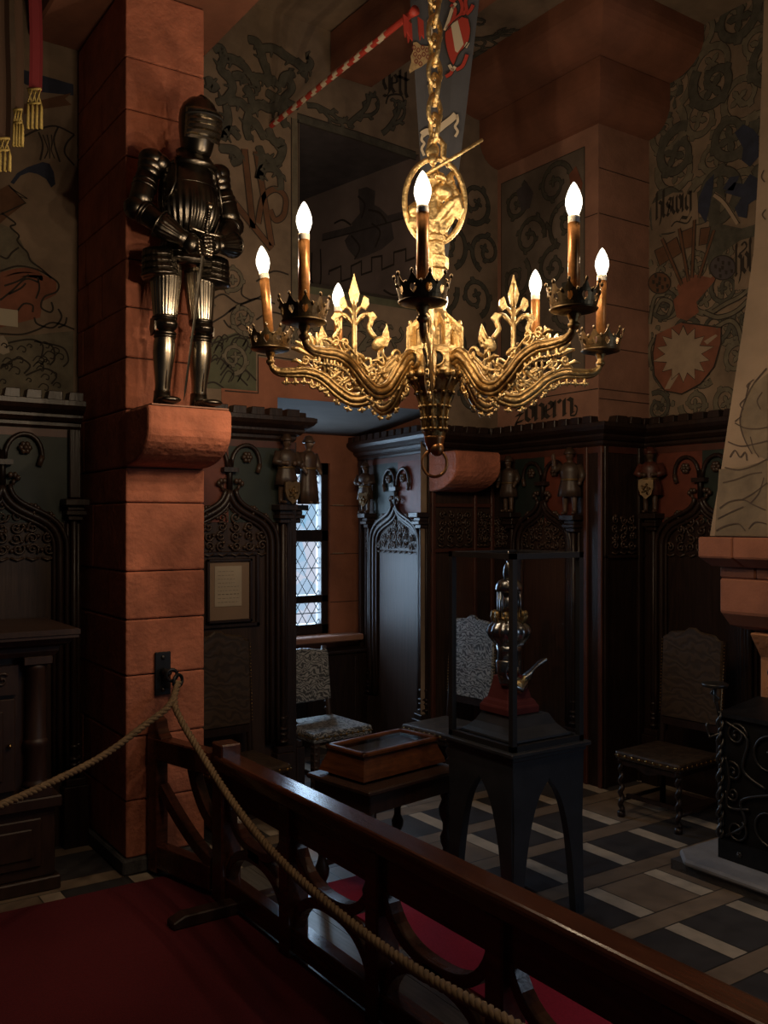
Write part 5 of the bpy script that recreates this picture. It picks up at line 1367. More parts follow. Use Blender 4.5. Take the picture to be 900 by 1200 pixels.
# ================= TABLE WITH SHOWCASE =================
ta = math.radians(9)
t = thing('small_table', 'dark low wooden table with turned legs under the showcase box', 'table', (2.08, 3.13, 0), ta)
bx, by, tz = .56, .41, .508
m = MB(); m.box(0, bx, 0, by, tz - .022, tz); m.build('table_top', side_wood, t, bevel=.006)
m = MB(); m.box(.025, bx - .025, .025, by - .025, tz - .105, tz - .022); m.build('table_apron', side_wood, t, bevel=.004)
for x in (.05, bx - .05):
    for y in (.05, by - .05):
        m = MB(); m.lathe([(.022, 0), (.026, .02), (.018, .035), (.030, .06), (.034, .09), (.020, .125), (.015, .15), (.026, .175), (.028, .20), (.016, .23), (.016, .26), (.032, .30), (.034, .33), (.02, .365), (.026, .38), (.026, .41)], 20, 0, Matrix.Translation((x, y, 0))); m.build('leg', oak, t)
m = MB(); m.box(.05, bx - .05, by - .06, by - .04, .10, .13); m.box(.05, bx - .05, .04, .06, .10, .13); m.build('stretcher', side_wood, t)
e1 = (math.cos(ta), math.sin(ta)); ox, oy = .045, .085
t = thing('showcase_box', 'reddish wooden tabletop showcase with a glass lid', 'showcase', (2.08 + e1[0] * ox - e1[1] * oy, 3.13 + e1[1] * ox + e1[0] * oy, tz + .001), ta)
lx, ly = .50, .29
m = MB()
pr = [(0.0, .012), (.004, .03), (.022, .075), (.030, .105)]
vs = []
for i, z in pr: vs += [(i, i, z), (lx - i, i, z), (lx - i, ly - i, z), (i, ly - i, z)]
m.add(vs, [(4 * i + j, 4 * i + (j + 1) % 4, 4 * i + 4 + (j + 1) % 4, 4 * i + 4 + j) for i in range(3) for j in range(4)] + [(3, 2, 1, 0)])
m.build('box_body', table_wood, t)
for x in (.04, lx - .04):
    for y in (.04, ly - .04):
        m = MB(); m.lathe([(.016, 0), (.02, .008), (.014, .016)], 12, 0, Matrix.Translation((x, y, 0))); m.build('foot', oak, t)
m = MB(); a, bq = .018, .045
for x0, x1, y0, y1 in ((a, lx - a, a, bq), (a, lx - a, ly - bq, ly - a), (a, bq, a, ly - a), (lx - bq, lx - a, a, ly - a)): m.box(x0, x1, y0, y1, .105, .125)
m.build('lid_frame', table_wood, t, bevel=.005)
m = MB(); m.box(.03, lx - .03, .03, ly - .03, .086, .09); m.build('lining', mat('dark_lining', (.02, .012, .012), .8), t)
m = MB(); m.quad((bq, bq, .118), (lx - bq, bq, .118), (lx - bq, ly - bq, .118), (bq, ly - bq, .118)); m.build('glass_lid', glass, t)
# ================= SIDEBOARD =================
t = thing('sideboard', 'tall dark carved sideboard with columns at the left edge', 'sideboard', (.16, 4.17, 0))
W, D = .96, .50
m = MB(); m.box(0, W, 0, D, .06, .36); m.box(-.02, W + .02, -.02, D, .0, .06); m.box(-.02, W + .025, -.025, D, .36, .41); m.build('plinth_chest', side_wood, t, bevel=.006)
m = MB(); 
for x0, x1 in ((.06, .46), (.50, .90)):
    m.box(x0, x1, -.012, 0, .11, .32); m.box(x0 + .04, x1 - .04, -.02, -.01, .15, .28)
m.build('drawer_front', side_wood, t, bevel=.008)
m = MB(); m.box(.03, W - .03, .05, D, .41, 1.02); m.build('body', side_wood, t)
for x in (.09, W - .075):
    m = MB(); m.box(x - .06, x + .06, -.02, .10, .41, .45)
    m.lathe([(.052, .45), (.055, .465), (.044, .48), (.046, .50), (.044, .62), (.052, .635), (.052, .65), (.044, .66), (.042, .95), (.05, .965), (.05, .98), (.045, .985)], 20, 0, Matrix.Translation((x, .035, 0))); m.box(x - .06, x + .06, -.02, .10, .985, 1.02); m.build('column', side_wood, t, bevel=.003)
for x0, x1 in ((.17, .47), (.50, .80)):
    m = MB(); m.box(x0, x1, .03, .05, .44, .84); m.box(x0 + .05, x1 - .05, .022, .03, .49, .79); m.box(x0 + .09, x1 - .09, .014, .022, .53, .75); dr = m.build('door', side_wood, t, bevel=.006)
    m = MB(); m.ell((x1 - .025, .02, .64), (.010, .012, .010), 10, 6); m.build('knob', brass, dr)
m = MB(); m.box(.16, W - .15, .02, .05, .86, .985)
fs_ = Fr((0, .02), (1, 0), (0, -1))
for i in range(8): spiral(m, fs_, (.21 + i * .076, .925), .032, i, 1 if i % 2 else -1, 1.2, .007, .004)
m.build('carved_frieze', side_wood, t)
m = MB(); pr = [(-.02, 1.02), (.0, 1.02), (.012, 1.04), (.014, 1.06), (.05, 1.075), (.06, 1.10), (.085, 1.115), (.085, 1.135), (-.02, 1.135)]
m.sweep([(-.0, D), (-.0, -.0), (W, -.0), (W, D)], pr, -1); m.box(-.08, W + .08, -.08, D, 1.10, 1.138); m.build('cornice', side_wood, t)
# ================= CHIMNEY =================
ch_t = thing('chimney_piece', 'great stone chimney with a plastered painted hood and red mantel at right', 'fireplace', (4.2, 2.2, 0))
prof = [(3.80, 1.535), (3.815, 1.60), (3.88, 1.83), (3.956, 2.145), (4.05, 2.52), (4.15, 2.96), (4.19, 3.4), (4.22, 3.9), (4.24, 4.3), (4.25, 4.62)]
Y0, Y1 = 1.0, 2.78
m = MB(); k = len(prof)
vs = [(x, Y1, z) for x, z in prof] + [(x, Y0, z) for x, z in prof] + [(4.78, Y1, z) for x, z in prof]
m.add(vs, [(i, i + 1, k + i + 1, k + i) for i in range(k - 1)] + [(i + 1, i, 2 * k + i, 2 * k + i + 1) for i in range(k - 1)])
def hoodp(u, v, n=.004):
    d = ray(u, v); best = None
    for i in range(k - 1):
        (x0, z0), (x1, z1) = prof[i], prof[i + 1]
        # intersect ray H + d t with plane through the two lines parallel to Y
        nx, nz = (z1 - z0), -(x1 - x0); q = d[0] * nx + d[2] * nz
        t = ((x0) * nx + (z0 - H) * nz) / q; z = H + d[2] * t
        if z0 - 1e-6 <= z <= z1 + 1e-6: best = (d[0] * t - n, d[1] * t, z + n * .2)
    return best or (3.8, 2.5, 1.6)
def hl(pts, wd, mi, n=.004):
    P = [(a, b) for a, b, _ in catmull([(a, b, 0) for a, b in pts], 5)]
    m.ribbon(P, wd, lambda a, b, n_: hoodp(a, b, n_), n, mi)
def hp(pts, mi, n): m.poly([hoodp(a, b, n) for a, b in pts], mi)
hp([(843, 550), (868, 548), (899, 540), (899, 628), (838, 628)], 1, .003)
hp([(900, 438), (884, 450), (874, 470), (868, 492), (872, 512), (882, 530), (900, 540)], 1, .0036)
for q in ([(899, 432), (884, 450), (874, 470), (868, 492), (872, 512), (882, 532)], [(862, 496), (874, 502), (888, 503), (900, 501)], [(854, 518), (868, 523), (884, 521), (900, 517)], [(850, 548), (866, 551), (884, 546), (900, 538)],
          [(856, 536), (862, 528), (868, 536), (874, 530), (876, 540)], [(848, 566), (864, 562), (880, 556), (894, 554)], [(844, 596), (856, 588), (872, 586), (884, 592), (898, 598)], [(842, 608), (858, 600), (872, 594)],
          [(840, 622), (852, 616), (866, 614), (874, 622)], [(878, 620), (886, 612), (899, 614)], [(880, 590), (890, 578), (896, 560)], [(870, 586), (884, 578), (900, 566)], [(880, 512), (884, 526), (890, 536)], [(892, 480), (888, 470), (894, 460)], [(880, 450), (878, 452), (874, 470)],
          [(884, 445), (876, 452), (878, 456)], [(876, 466), (868, 474), (872, 480)], [(870, 488), (862, 494)]):
    hl(q, 1.5 if len(q) > 3 else 1.2, 2, .006)
for q in ([(896, 200), (893, 208), (897, 214)], [(898, 246), (894, 252), (898, 258)]): hl(q, 1.4, 2, .006)
bw(m, 'hood', [plaster_hood, mat('hood_painting', (.17, .125, .08), .9, noise=(7, .3)), mat('hood_line', (.07, .045, .03), .9)], ch_t)
m = MB()
MP = [(3.735, 1.435), (3.735, 1.53), (4.78, 1.53), (4.78, 1.39), (3.83, 1.39)]
for y0, y1 in ((2.615, 2.80), (2.05, 2.612), (1.0, 2.047)): m.prism(MP, y0, y1, lambda a, b, n: (a, n, b))
bw(m, 'mantel', sand_smooth, ch_t, bevel=.006)
m = MB()
BP = [(3.86, 1.388), (3.86, 1.17), (3.93, 1.105), (4.05, 1.075), (4.78, 1.075), (4.78, 1.388)]
m.prism([(a, b) for a, b in BP if True][:0] or [(3.86, 1.388), (3.86, 1.335), (4.78, 1.335), (4.78, 1.388)], 2.58, 2.77, lambda a, b, n: (a, n, b)); m.prism([(3.86, 1.388), (3.86, 1.335), (4.78, 1.335), (4.78, 1.388)], 1.0, 2.577, lambda a, b, n: (a, n, b))
m.prism([(3.86, 1.332), (3.86, 1.17), (3.93, 1.105), (4.05, 1.075), (4.78, 1.075), (4.78, 1.332)], 2.50, 2.77, lambda a, b, n: (a, n, b)); m.prism([(3.86, 1.332), (3.86, 1.16), (3.95, 1.095), (4.05, 1.07), (4.78, 1.07), (4.78, 1.332)], 1.0, 2.497, lambda a, b, n: (a, n, b))
bw(m, 'corbel_block', sand_smooth, ch_t, bevel=.008)
m = MB(); m.prism([(4.02, 0.07), (4.02, .95), (3.96, 1.03), (3.93, 1.075), (4.78, 1.075), (4.78, .07)], 2.10, 2.66, lambda a, b, n: (a, n, b)); bw(m, 'jamb', mat('orange_jamb_stone', (.40, .17, .07), .85, noise=(4, .3), bump=(30, .4)), ch_t, bevel=.008)  # jamb in a more orange stone colour
m = MB(); m.box(4.03, 4.78, 1.0, 2.1, 0.07, 1.07); bw(m, 'firebox', dark_gap, ch_t)
# hearth
t = thing('hearth_slab', 'low pale grey stone hearth step in front of the chimney', 'hearth', (3.9, 2.0, 0))
m = MB(); m.prism([(3.52, 2.72), (3.50, 2.70), (3.50, 1.0), (4.5, 1.0), (4.5, 2.80), (3.60, 2.80)], .045, .075, lambda a, b, n: (a, b, n)); bw(m, 'slab_top', slate, t, bevel=.01)
m = MB(); m.box(3.525, 4.5, 1.0, 2.79, 0, .046); bw(m, 'slab_base', slate_d, t)
# iron fire screen
t = thing('fire_screen', 'tall black iron fire screen with scrollwork on the hearth step', 'fire screen', (3.66, 2.62, .076))
FS = Fr((0, 0), (0, -1), (-1, 0))
m = MB(); m.box(.02, .05, -1.3, 0, 0, .66); m.box(-.006, .05, -1.3, 0.01, 0, .085); m.build('plate', iron, t)
m = MB()
for cz, cy, r, sg, a0, tu in ((.57, .075, .055, 1, 0, 1.6), (.40, .055, .045, -1, 2, 1.4), (.30, .055, .035, 1, 3, 1.3), (.14, .075, .055, -1, 1, 1.5), (.50, .24, .11, 1, 0, 1.3), (.20, .24, .11, -1, .5, 1.3), (.38, .42, .09, 1, 1, 1.2), (.55, .52, .09, -1, 1, 1.2), (.22, .52, .09, 1, 1, 1.2)):
    q_ = MB(); spiral(q_, FS, (cy, cz), r, a0, sg, tu, .0065, -.010, 0, 26); q_.build('scroll', iron_l, t)
m = MB()
for P in ([(.02, .62), (.13, .56), (.11, .42), (.22, .36)], [(.02, .10), (.12, .18), (.10, .28), (.25, .34)], [(.02, .46), (.04, .36), (.03, .24), (.14, .25)]):
    m.tube([FS.p(a, b, -.008) for a, b, _ in catmull([(a, b, 0) for a, b in P], 6)], .0065, 6)
m.build('scrollwork', iron_l, t)
for i in range(4): m = MB(); rosette(m, FS, .10 + i * .2, .04, .006, .014); m.build('rosette', iron_l, t)
m = MB(); m.tube([(.0 + .008 * math.cos(i * .8), .008 + .008 * math.sin(i * .8), .085 + i * .0105) for i in range(56)], .009, 6); m.tube([(.01 - .008 * math.cos(i * .8), .004 - .008 * math.sin(i * .8), .085 + i * .0105) for i in range(56)], .009, 6); m.build('twisted_post', iron_l, t)
m = MB(); m.tube([(.0, .005, .64), (.0, .03, .715), (0, .03, .775)], .008, 8); m.tube([(0, .03, .70), (0, .012, .72), (0, .05, .74), (0, .03, .76)], .008, 6); m.lathe([(.02, .765), (.055, .772), (.06, .785), (.056, .788), (.01, .782)], 24, 0, Matrix.Translation((0, .03, 0))); m.build('candle_dish', iron_l, t)
m = MB(); m.tube([(0, .008, .56), (0, .06, .535), (0, .075, .58), (0, .07, .60)], .006, 6); m.build('side_hook', iron_l, t)
m = MB(); m.add([(.0, .01, .66), (.0, -1.3, .66), (.30, -1.3, .70), (.30, .01, .70), (.0, .01, .64), (.0, -1.3, .64), (.30, -1.3, .68), (.30, .01, .68)], [(0, 1, 2, 3), (7, 6, 5, 4), (0, 4, 5, 1), (3, 2, 6, 7), (0, 3, 7, 4), (1, 5, 6, 2)]); m.build('top_plate', iron, t)
# hooks with rings
def hook(label, loc, face):
    t = thing('wall_hook', label, 'hook', loc, face)
    m = MB(); m.box(-.038, .038, -.012, 0, -.10, .10); m.build('plate', iron, t, bevel=.003)
    m = MB()
    for z in (-.075, .075): m.ell((0, -.014, z), (.010, .006, .010), 10, 6)
    m.build('rivet', iron_l, t)
    m = MB(); m.tube([(0, -.01, .01), (.0, -.05, .012), (.012, -.065, 0)], .016, 8); m.tube([(.02 + .026 * math.cos(i * PI / 8), -.068, -.002 + .026 * math.sin(i * PI / 8)) for i in range(16)], .008, 8, 0, True); m.build('eye', iron, t)
    m = MB(); m.tube([(.048 + .028 * math.cos(i * PI / 8), -.072 + .018 * math.cos(i * PI / 8), -.030 + .028 * math.sin(i * PI / 8)) for i in range(16)], .008, 8, 0, True); m.build('ring', iron, t)
    return t
hook('black iron hook plate with rings on the pillar holding the ropes', (1.595, 4.137, .90), 0)
hook('black iron hook plate with rings on the chimney jamb', (4.017, 2.56, .90), -PI / 2)
# ================= CARPETS, BARRIER, ROPES =================
m = MB(); m.box(-2.3, 1.66, -1.4, 4.0, 0, .012); tag(m.build('red_carpet', carpet, None), 'dark red carpet covering the visitors side of the floor', 'carpet')
m = MB(); m.box(2.04, 2.40, -1.0, 3.52, 0, .010); tag(m.build('carpet_runner', runner_red, None), 'crimson carpet runner glimpsed through the barrier openings', 'carpet')
t = thing('boarded_step', 'pale lit floorboards just beyond the barrier', 'floorboards', (1.87, 2.4, 0)); m = MB()
for i in range(3): m.box(-.14 + .095 * i, -.14 + .095 * i + .092, -1.6, 1.5, 0, .008)
m.build('boards', mat('grey_boards', (.16, .15, .14), .3, noise=(6, .4), stretch=(10, .7, 1)), t)

RX0, RX1 = 1.622, 1.722
def arcs(m, y0, y1, z0, z1, P3, w=.034, dep=.03):
    """two bowed braces (U over inverted U) meeting in the middle of a panel"""
    yc, h, zc = (y0 + y1) / 2, (y1 - y0) / 2, (z0 + z1) / 2
    for sg in (1, -1):
        top = z1 if sg > 0 else z0
        c = bez([(y0, top, 0), (y0 + h * .18, zc + sg * .02, 0), (yc - h * .3, zc + sg * .015, 0), (yc, zc + sg * .015, 0)], 10) + bez([(yc, zc + sg * .015, 0), (yc + h * .3, zc + sg * .015, 0), (y1 - h * .18, zc + sg * .02, 0), (y1, top, 0)], 10)[1:]
        L = []; R = []
        for i, (a, b, _) in enumerate(c):
            q0, q1 = c[max(i - 1, 0)], c[min(i + 1, len(c) - 1)]; dx, dy = q1[0] - q0[0], q1[1] - q0[1]; l = math.hypot(dx, dy)
            L.append((a - dy / l * w / 2, b + dx / l * w / 2)); R.append((a + dy / l * w / 2, b - dx / l * w / 2))
        m.prism(L + R[::-1], -dep, dep, P3)
    m.box(yc - .05, yc + .05, zc - .02, zc + .02, -dep, dep, 0, None, P3)
t = thing('wooden_barrier', 'long polished wooden barrier rail running from pillar corner to lower right', 'barrier', (1.67, 2.2, 0))
ys = [3.60, 3.02, 2.44, 1.86, 1.28, .70, .12]
m = MB(); TR = [(-.052, .565), (-.052, .612), (-.042, .626), (.042, .626), (.052, .612), (.052, .565)]
m.prism(TR, .1 - 2.2, 3.62 - 2.2, lambda a, b, n: (a, n, b)); m.build('top_rail', barrier_wood, t, bevel=.004)
m = MB(); m.box(-.022, .022, .1 - 2.2, 3.60 - 2.2, .445, .566); m.build('upper_board', barrier_wood, t)
m = MB(); m.box(-.03, .03, .1 - 2.2, 3.60 - 2.2, .035, .125); m.build('bottom_rail', barrier_wood, t, bevel=.004)
for i, y in enumerate(ys):
    m = MB(); w = .05 if i == 0 else .036; m.box(-.045, .045, y - 2.2 - w, y - 2.2 + w, .012, .675 if i == 0 else .566)
    if i == 0: m.prism([(-.05, .675), (.03, .675), (.03, .69), (-.05, .73)], -.045, .045, lambda a, b, n: (n, y - 2.2 + a, b)) if False else None
    m.build('post', barrier_wood, t, bevel=.006)
    if i < len(ys) - 1:
        y1, y0 = y - 2.2 - w, ys[i + 1] - 2.2 + .036
        m = MB(); arcs(m, y0, y1, .125, .445, lambda a, b, n: (n, a, b), .036, .024); m.build('curved_brace', barrier_wood, t, bevel=.003)
for y in (3.47, 1.3):
    m = MB(); m.prism([(-.30, .012), (.20, .012), (.20, .05), (.16, .06), (-.25, .06), (-.30, .04)], y - 2.2 - .035, y - 2.2 + .035, lambda a, b, n: (a, n, b)); m.build('foot', side_wood, t, bevel=.005)
# short return to the pillar
d = Vector((-.11, .455)); L = d.length; ang = math.atan2(d.y, d.x)
t = thing('wooden_barrier', 'short wooden barrier section with scrolled post against the pillar', 'barrier', (1.655, 3.66, 0), ang)
m = MB(); m.box(.02, L, -.035, .035, .525, .625); m.build('top_rail', barrier_wood, t, bevel=.006)
m = MB(); m.box(.02, L, -.03, .03, .035, .14); m.build('bottom_rail', barrier_wood, t, bevel=.004)
m = MB(); P = [(L - .07, .012), (L + .0, .012), (L + .0, .66), (L - .015, .70), (L - .04, .715), (L - .065, .70), (L - .075, .665), (L - .085, .645), (L - .105, .63), (L - .105, .60), (L - .07, .59)]
m.prism(P, -.032, .032, lambda a, b, n: (a, n, b)); m.build('scrolled_post', barrier_wood, t, bevel=.004)
for q in ([(.02, .15, 0), (.10, .17, 0), (.22, .24, 0), (L - .07, .40, 0)], [(.0, .31, 0), (.05, .33, 0), (.12, .40, 0), (.16, .53, 0)]):
    m = MB(); c = bez(q, 12); w = .05
    L_, R_ = [], []
    for i in range(13):
        a, b = c[max(i - 1, 0)], c[min(i + 1, 12)]; dx, dz = b[0] - a[0], b[1] - a[1]; l = math.hypot(dx, dz); nx, nz = -dz / l * w / 2, dx / l * w / 2
        L_.append((c[i][0] + nx, c[i][1] + nz)); R_.append((c[i][0] - nx, c[i][1] - nz))
    m.prism(L_ + R_[::-1], -.022, .022, lambda a_, b_, n: (a_, n, b_))
    m.build('curved_brace', barrier_wood, t, bevel=.002)
# ropes
def rope(label, pts, r, loops=False):
    c = catmull(pts, 40); c = [Vector(p) for p in c]
    P = [c[0]]; 
    for q in c[1:]:
        if (q - P[-1]).length > r * .55: P.append(q)
    m = MB(); n = len(P)
    for s in range(3):
        out = []; dist = 0
        for i in range(n):
            tt = (P[min(i + 1, n - 1)] - P[max(i - 1, 0)]).normalized(); x = Vector((0, 0, 1)).cross(tt).normalized(); y = tt.cross(x)
            if i: dist += (P[i] - P[i - 1]).length
            a = dist / (r * 5.2) * 2 * PI + s * 2 * PI / 3
            out.append(P[i] + (x * math.cos(a) + y * math.sin(a)) * r * .5)
        m.tube(out, r * .56, 6)
    return tag(m.build('barrier_rope', rope_m, None), label, 'rope')
hk = (1.643, 4.062, .865)
rope('twisted hemp rope sagging from the pillar hook to the left edge', [hk] + [atD(u, v, D) for u, v, D in ((199, 826, 4.14), (172, 848, 4.02), (120, 886, 3.78), (60, 917, 3.48), (0, 944, 3.2), (-70, 972, 2.9))], .0155)
rope('twisted hemp rope sagging from the pillar hook down past the barrier', [hk] + [atD(u, v, D) for u, v, D in ((206, 830, 4.13), (240, 890, 3.85), (282, 953, 3.5), (330, 1010, 3.12), (400, 1073, 2.72), (480, 1132, 2.35), (560, 1178, 2.06), (650, 1228, 1.8))], .0155)
# ================= FRAMED PAPER, CARDS =================
t = thing('framed_document', 'old handwritten paper in a dark frame hanging on the panelling', 'picture', (2.19, 4.688, 1.225))
m = MB(); a, b = .135, .175
for x0, x1, z0, z1 in ((-a, a, -b, -b + .016), (-a, a, b - .016, b), (-a, -a + .016, -b, b), (a - .016, a, -b, b)): m.box(x0, x1, -.018, 0, z0, z1)
m.build('frame', oak, t, bevel=.003)
m = MB(); m.box(-a + .012, a - .012, -.006, -.001, -b + .012, b - .012); m.build('mount', mat_board, t)
m = MB(); m.box(-.088, .072, -.009, -.006, -.085, .135, 0)
rp = random.Random(2)
for i in range(9):
    z = .105 - i * .021; x = -.07
    x1 = .055 if i > 3 else .03
    while x < x1:
        l = rp.uniform(.006, .02); m.box(x, min(x + l, x1), -.0098, -.009, z, z + (.0022 if i != 6 else .004), 1); x += l + .006
m.build('paper', [paper, mat('faded_ink', (.12, .09, .07), .9)], t)
m = MB(); q = onY(0, 371, 4.896); m.box(-.09, .085, -.003, 0, -.042, .042); tag(m.build('wall_card', mat('cream_card', (.42, .36, .26), .8), None, loc=(q[0], 4.8985, q[2])), 'cream rectangular card on the painted wall at left edge', 'card')
m = MB(); q = onY(4, 405, 4.896); m.prism([(-.04, .04), (.0, .05), (.02, .02), (.03, -.03), (0, -.045), (-.04, -.03)], -.002, 0, lambda a, b, n: (a, n, b)); tag(m.build('paper_scrap', paper, None, loc=(q[0], 4.8985, q[2])), 'small torn pale patch of paper below the cream card', 'paper')
# ================= BANNERS =================
def tassel_banner(label, u0, u1, vb, vf, D, cloth, tilt):
    a, b = atD((u0 + u1) / 2, vb, D), atD((u0 + u1) / 2, vf, D)
    w = (u1 - u0) / FPX * D / 2; hf = a[2] - b[2]
    t = thing('tasselled_banner', label, 'banner', (a[0], a[1], a[2]), -YAW)
    m = MB(); top = 4.619 - a[2]; k = 14
    for s in range(4):
        x0 = -w + s * w / 2; yy = lambda x: .012 * math.sin(x * 60)
        for i in range(k):
            z0, z1 = i * top / k, (i + 1) * top / k; e = lambda z: .004 * math.sin(z * 9)
            m.add([(x0 + e(z0), yy(x0), z0), (x0 + w / 2 + e(z0), yy(x0 + w / 2), z0), (x0 + w / 2 + e(z1), yy(x0 + w / 2), z1), (x0 + e(z1), yy(x0), z1)], [(0, 1, 2, 3)], 0, True)
    m.build('cloth', cloth, t)
    m = MB(); n = max(3, int(w * 2 / .016))
    hn = hf * .36
    for i in range(n + 1):
        x = -w - .004 + i * (2 * w + .008) / n
        if i < n:
            x2 = x + (2 * w + .008) / n
            m.tube([(x, -.012, 0), (x2, -.012, -hn)], .0032, 5); m.tube([(x2, -.013, 0), (x, -.013, -hn)], .0032, 5)
        m.tube([(x, -.012, -hn), (x + .002, -.012, -hn - .02), (x, -.010, -hf)], [.004, .0065, .0075], 6)
    m.tube([(-w - .006, -.012, 0), (w + .006, -.012, 0)], .006, 6); m.tube([(-w - .006, -.012, -hn), (w + .006, -.012, -hn)], .006, 6)
    m.build('fringe', fringe_m, t)
    return t
tassel_banner('crimson hanging banner with gold fringe, rightmost of the three at top left', 35, 48, 106, 152, 3.9, cloth_red, 0)
tassel_banner('narrow brown hanging banner with gold fringe, middle of the three at top left', 18.5, 26, 130, 173, 3.8, cloth_brown, 0)
tassel_banner('brown hanging banner with gold fringe at the very left edge', -14, 11, 164, 202, 3.6, cloth_brown, 0)
# striped pole
p0, p1 = Vector(onY(318, 147, 4.895)), None
d = ray(487, 12)
z = p0.z; tt = (z - H) / d[2]; p1 = Vector((d[0] * tt, d[1] * tt, z))
t = thing('striped_pole', 'red and white striped banner pole jutting from the wall up to the right', 'pole', tuple(p0), 0)
dv = p1 - p0; L = dv.length; M = limb((0, 0, 0), tuple(dv)); m = MB(); nseg = 60; ns = 12; r = .016
vs = []; 
for i in range(nseg + 1):
    for j in range(ns):
        q = 2 * PI * j / ns; vs.append((r * math.cos(q), r * math.sin(q), L * i / nseg))
vs = [tuple(M @ Vector(v)) for v in vs]
for i in range(nseg):
    for j in range(ns):
        f = (i * ns + j, i * ns + (j + 1) % ns, (i + 1) * ns + (j + 1) % ns, (i + 1) * ns + j)
        white = ((i * .22 + j / ns) % 1) < .45 and i < nseg * .84
        m.add([vs[x] for x in f], [(0, 1, 2, 3)], 1 if white else 0, True)
m.build('shaft', [paint_red, paint_white], t)
m = MB(); e = dv * .97
m.tube([e, e + dv * .03], [.017, .024], 10); 
for a, b in ((0, .03), (-.04, .0), (.03, -.02)): m.prism([(a, -.01), (a + .03, -.02), (a + .035, -.10), (a + .02, -.085), (a + .012, -.115), (a + .004, -.08)], b - .003, b + .003, lambda x, zz, n: (e.x + x, e.y + n, e.z + zz))
m.build('ribbon', paint_red, t)
# long blue-grey banner with painted emblems
DB = 4.55
o = atD(520, 160, DB)
t = thing('heraldic_banner', 'long blue-grey tapering banner with painted shield behind the chandelier chain', 'banner', o, -YAW)
def bl(u, v, n=0.0): return ((u - 520) / FPX * DB, -n, (160 - v) / FPX * DB)
m = MB(); k = 16
for i in range(k):
    f0, f1 = i / k, (i + 1) / k
    def edge(f):
        v = -109.1 + 419.1 * f; return (475 + 20 * f ** 1.2 + 6 * f, 574 - 46 * f - 4 * f * f, v)
    a, b = edge(f0), edge(f1); n = 6
    for j in range(n):
        X = lambda q, jj: bl(q[0] + (q[1] - q[0]) * jj / n, q[2], .012 * math.sin(jj * 1.6 + q[2] * .01))
        m.add([X(b, j), X(b, j + 1), X(a, j + 1), X(a, j)], [(0, 1, 2, 3)], 0, True)
m.build('cloth', cloth_grey, t)
EMB = [paint_red, paint_white, mat('ochre_paint', (.45, .31, .15), .7, noise=(40, .4)), ink, mat('dark_red_paint', (.2, .04, .03), .7)]
m = MB()
def bp(pts, mi, n=.016): m.poly([bl(u, v, n) for u, v in pts], mi)
def bln(pts, wd, mi, n=.018):
    P = [(a, b) for a, b, _ in catmull([(a, b, 0) for a, b in pts], 4)]
    m.ribbon(P, wd, lambda a, b, nn: bl(a, b, nn), n, mi)
bp([(521, 40), (531, 28), (541, 22), (548, 24), (551, 38), (548, 52), (540, 62), (534, 72), (531, 78), (526, 70), (522, 56)], 0)
bp([(528, 31), (536, 26), (543, 54), (536, 64), (533, 62)], 1, .018)
bln([(521, 40), (532, 27), (542, 21), (549, 25), (551, 38), (548, 53), (537, 66), (531, 79), (525, 68), (521, 50), (521, 40)], 1.3, 3, .019)
for q in ([(523, 36), (530, 26), (533, 14), (528, 8)], [(532, 26), (540, 18), (541, 8), (537, 0), (532, 2)], [(541, 20), (546, 14), (545, 4), (549, -6)], [(546, 19), (551, 14), (554, 8)], [(534, 84), (541, 80), (545, 72), (547, 66)], [(522, 92), (528, 88), (530, 82)], [(524, -4), (528, 2), (533, 4)]):
    bln(q, 5.5, 3, .0165); bln(q, 4, 0, .018)
for q in ([(521, 38), (526, 24), (530, 12), (534, 6)], [(508, 36), (504, 28), (501, 26)], [(506, 44), (504, 34)], [(545, 58), (548, 52)], [(526, 78), (530, 84), (533, 80)], [(506, 100), (502, 104), (508, 96), (510, 88)]):
    bln(q, 5, 3, .0165); bln(q, 3.8, 1, .018)
bp([(484, 52), (488, 51), (494, 56), (503, 56), (506, 64), (502, 74), (494, 80), (486, 84), (480, 88), (479, 84), (482, 74), (481, 68), (484, 62)], 2, .017)
for i in range(10):
    u, v = 485 + (i % 4) * 5 + (i // 4) * 1.2, 58 + (i // 4) * 8 + (i % 2) * 3; bln([(u - 2, v), (u, v - 2.5), (u + 2, v), (u, v + 2.5), (u - 2, v)], 1.1, 4, .019)
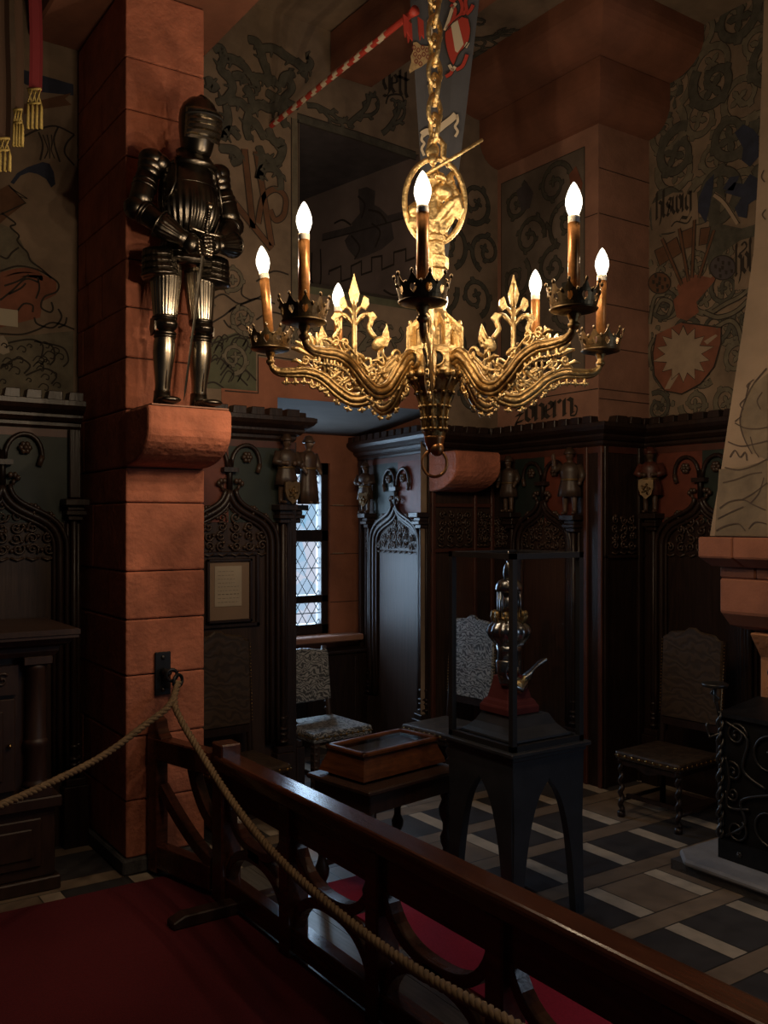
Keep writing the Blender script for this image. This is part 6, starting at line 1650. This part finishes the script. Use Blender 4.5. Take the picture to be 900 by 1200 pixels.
m.build('painted_shield', EMB, t); m = MB()
for q in ([(494, 160), (500, 156), (507, 157), (513, 154), (520, 148), (528, 142), (534, 136)],):
    bln(q, 9, 3, .0165); bln(q, 7.6, 1, .018)
for q in ([(495, 160), (494, 166), (497, 170), (494, 176), (497, 184)], [(535, 136), (536, 144), (533, 150), (536, 156), (533, 162)]): bln(q, 3, 1, .018)
m.build('painted_scroll', EMB, t)
# ================= CAMERA, LIGHT =================
cam = bpy.data.cameras.new('camera'); co = bpy.data.objects.new('camera', cam); COL.objects.link(co)
co.location = (0, 0, H * S); co.rotation_euler = (PI / 2, 0, -YAW)
cam.sensor_fit = 'HORIZONTAL'; cam.sensor_width = 36; cam.lens = 36 * FPX / 900; cam.shift_y = 12 / 900; cam.clip_start = .05
scene.camera = co
w = bpy.data.worlds.new('world'); scene.world = w; w.use_nodes = True
w.node_tree.nodes['Background'].inputs[0].default_value = (.75, .8, 1, 1); w.node_tree.nodes['Background'].inputs[1].default_value = .007
L = bpy.data.lights.new('window_daylight', 'AREA'); L.shape = 'RECTANGLE'; L.size = .9 * S; L.size_y = 1.25 * S; L.energy = 280; L.color = (.68, .82, 1)
lo = bpy.data.objects.new('window_daylight', L); COL.objects.link(lo); lo.location = (3.16 * S, 6.13 * S, 1.42 * S); lo.rotation_euler = (-PI / 2, 0, 0)
scene.view_settings.view_transform = 'Standard'; scene.view_settings.look = 'None'; scene.view_settings.exposure = 0
scene.cycles.max_bounces = 6; scene.cycles.transparent_max_bounces = 12

L = bpy.data.lights.new('far_window_daylight', 'AREA'); L.shape = 'RECTANGLE'; L.size = 1.2; L.size_y = 1.8; L.energy = 15; L.color = (.62, .78, 1)  # added cool fill light; window behind the camera is assumed, none is built
lo = bpy.data.objects.new('far_window_daylight', L); COL.objects.link(lo); lo.location = (3.9 * S, -1.3 * S, 1.7 * S)
lo.rotation_euler = (Vector((2.9, 2.8, .45)) - Vector((3.9, -1.3, 1.7))).to_track_quat('-Z', 'Y').to_euler()
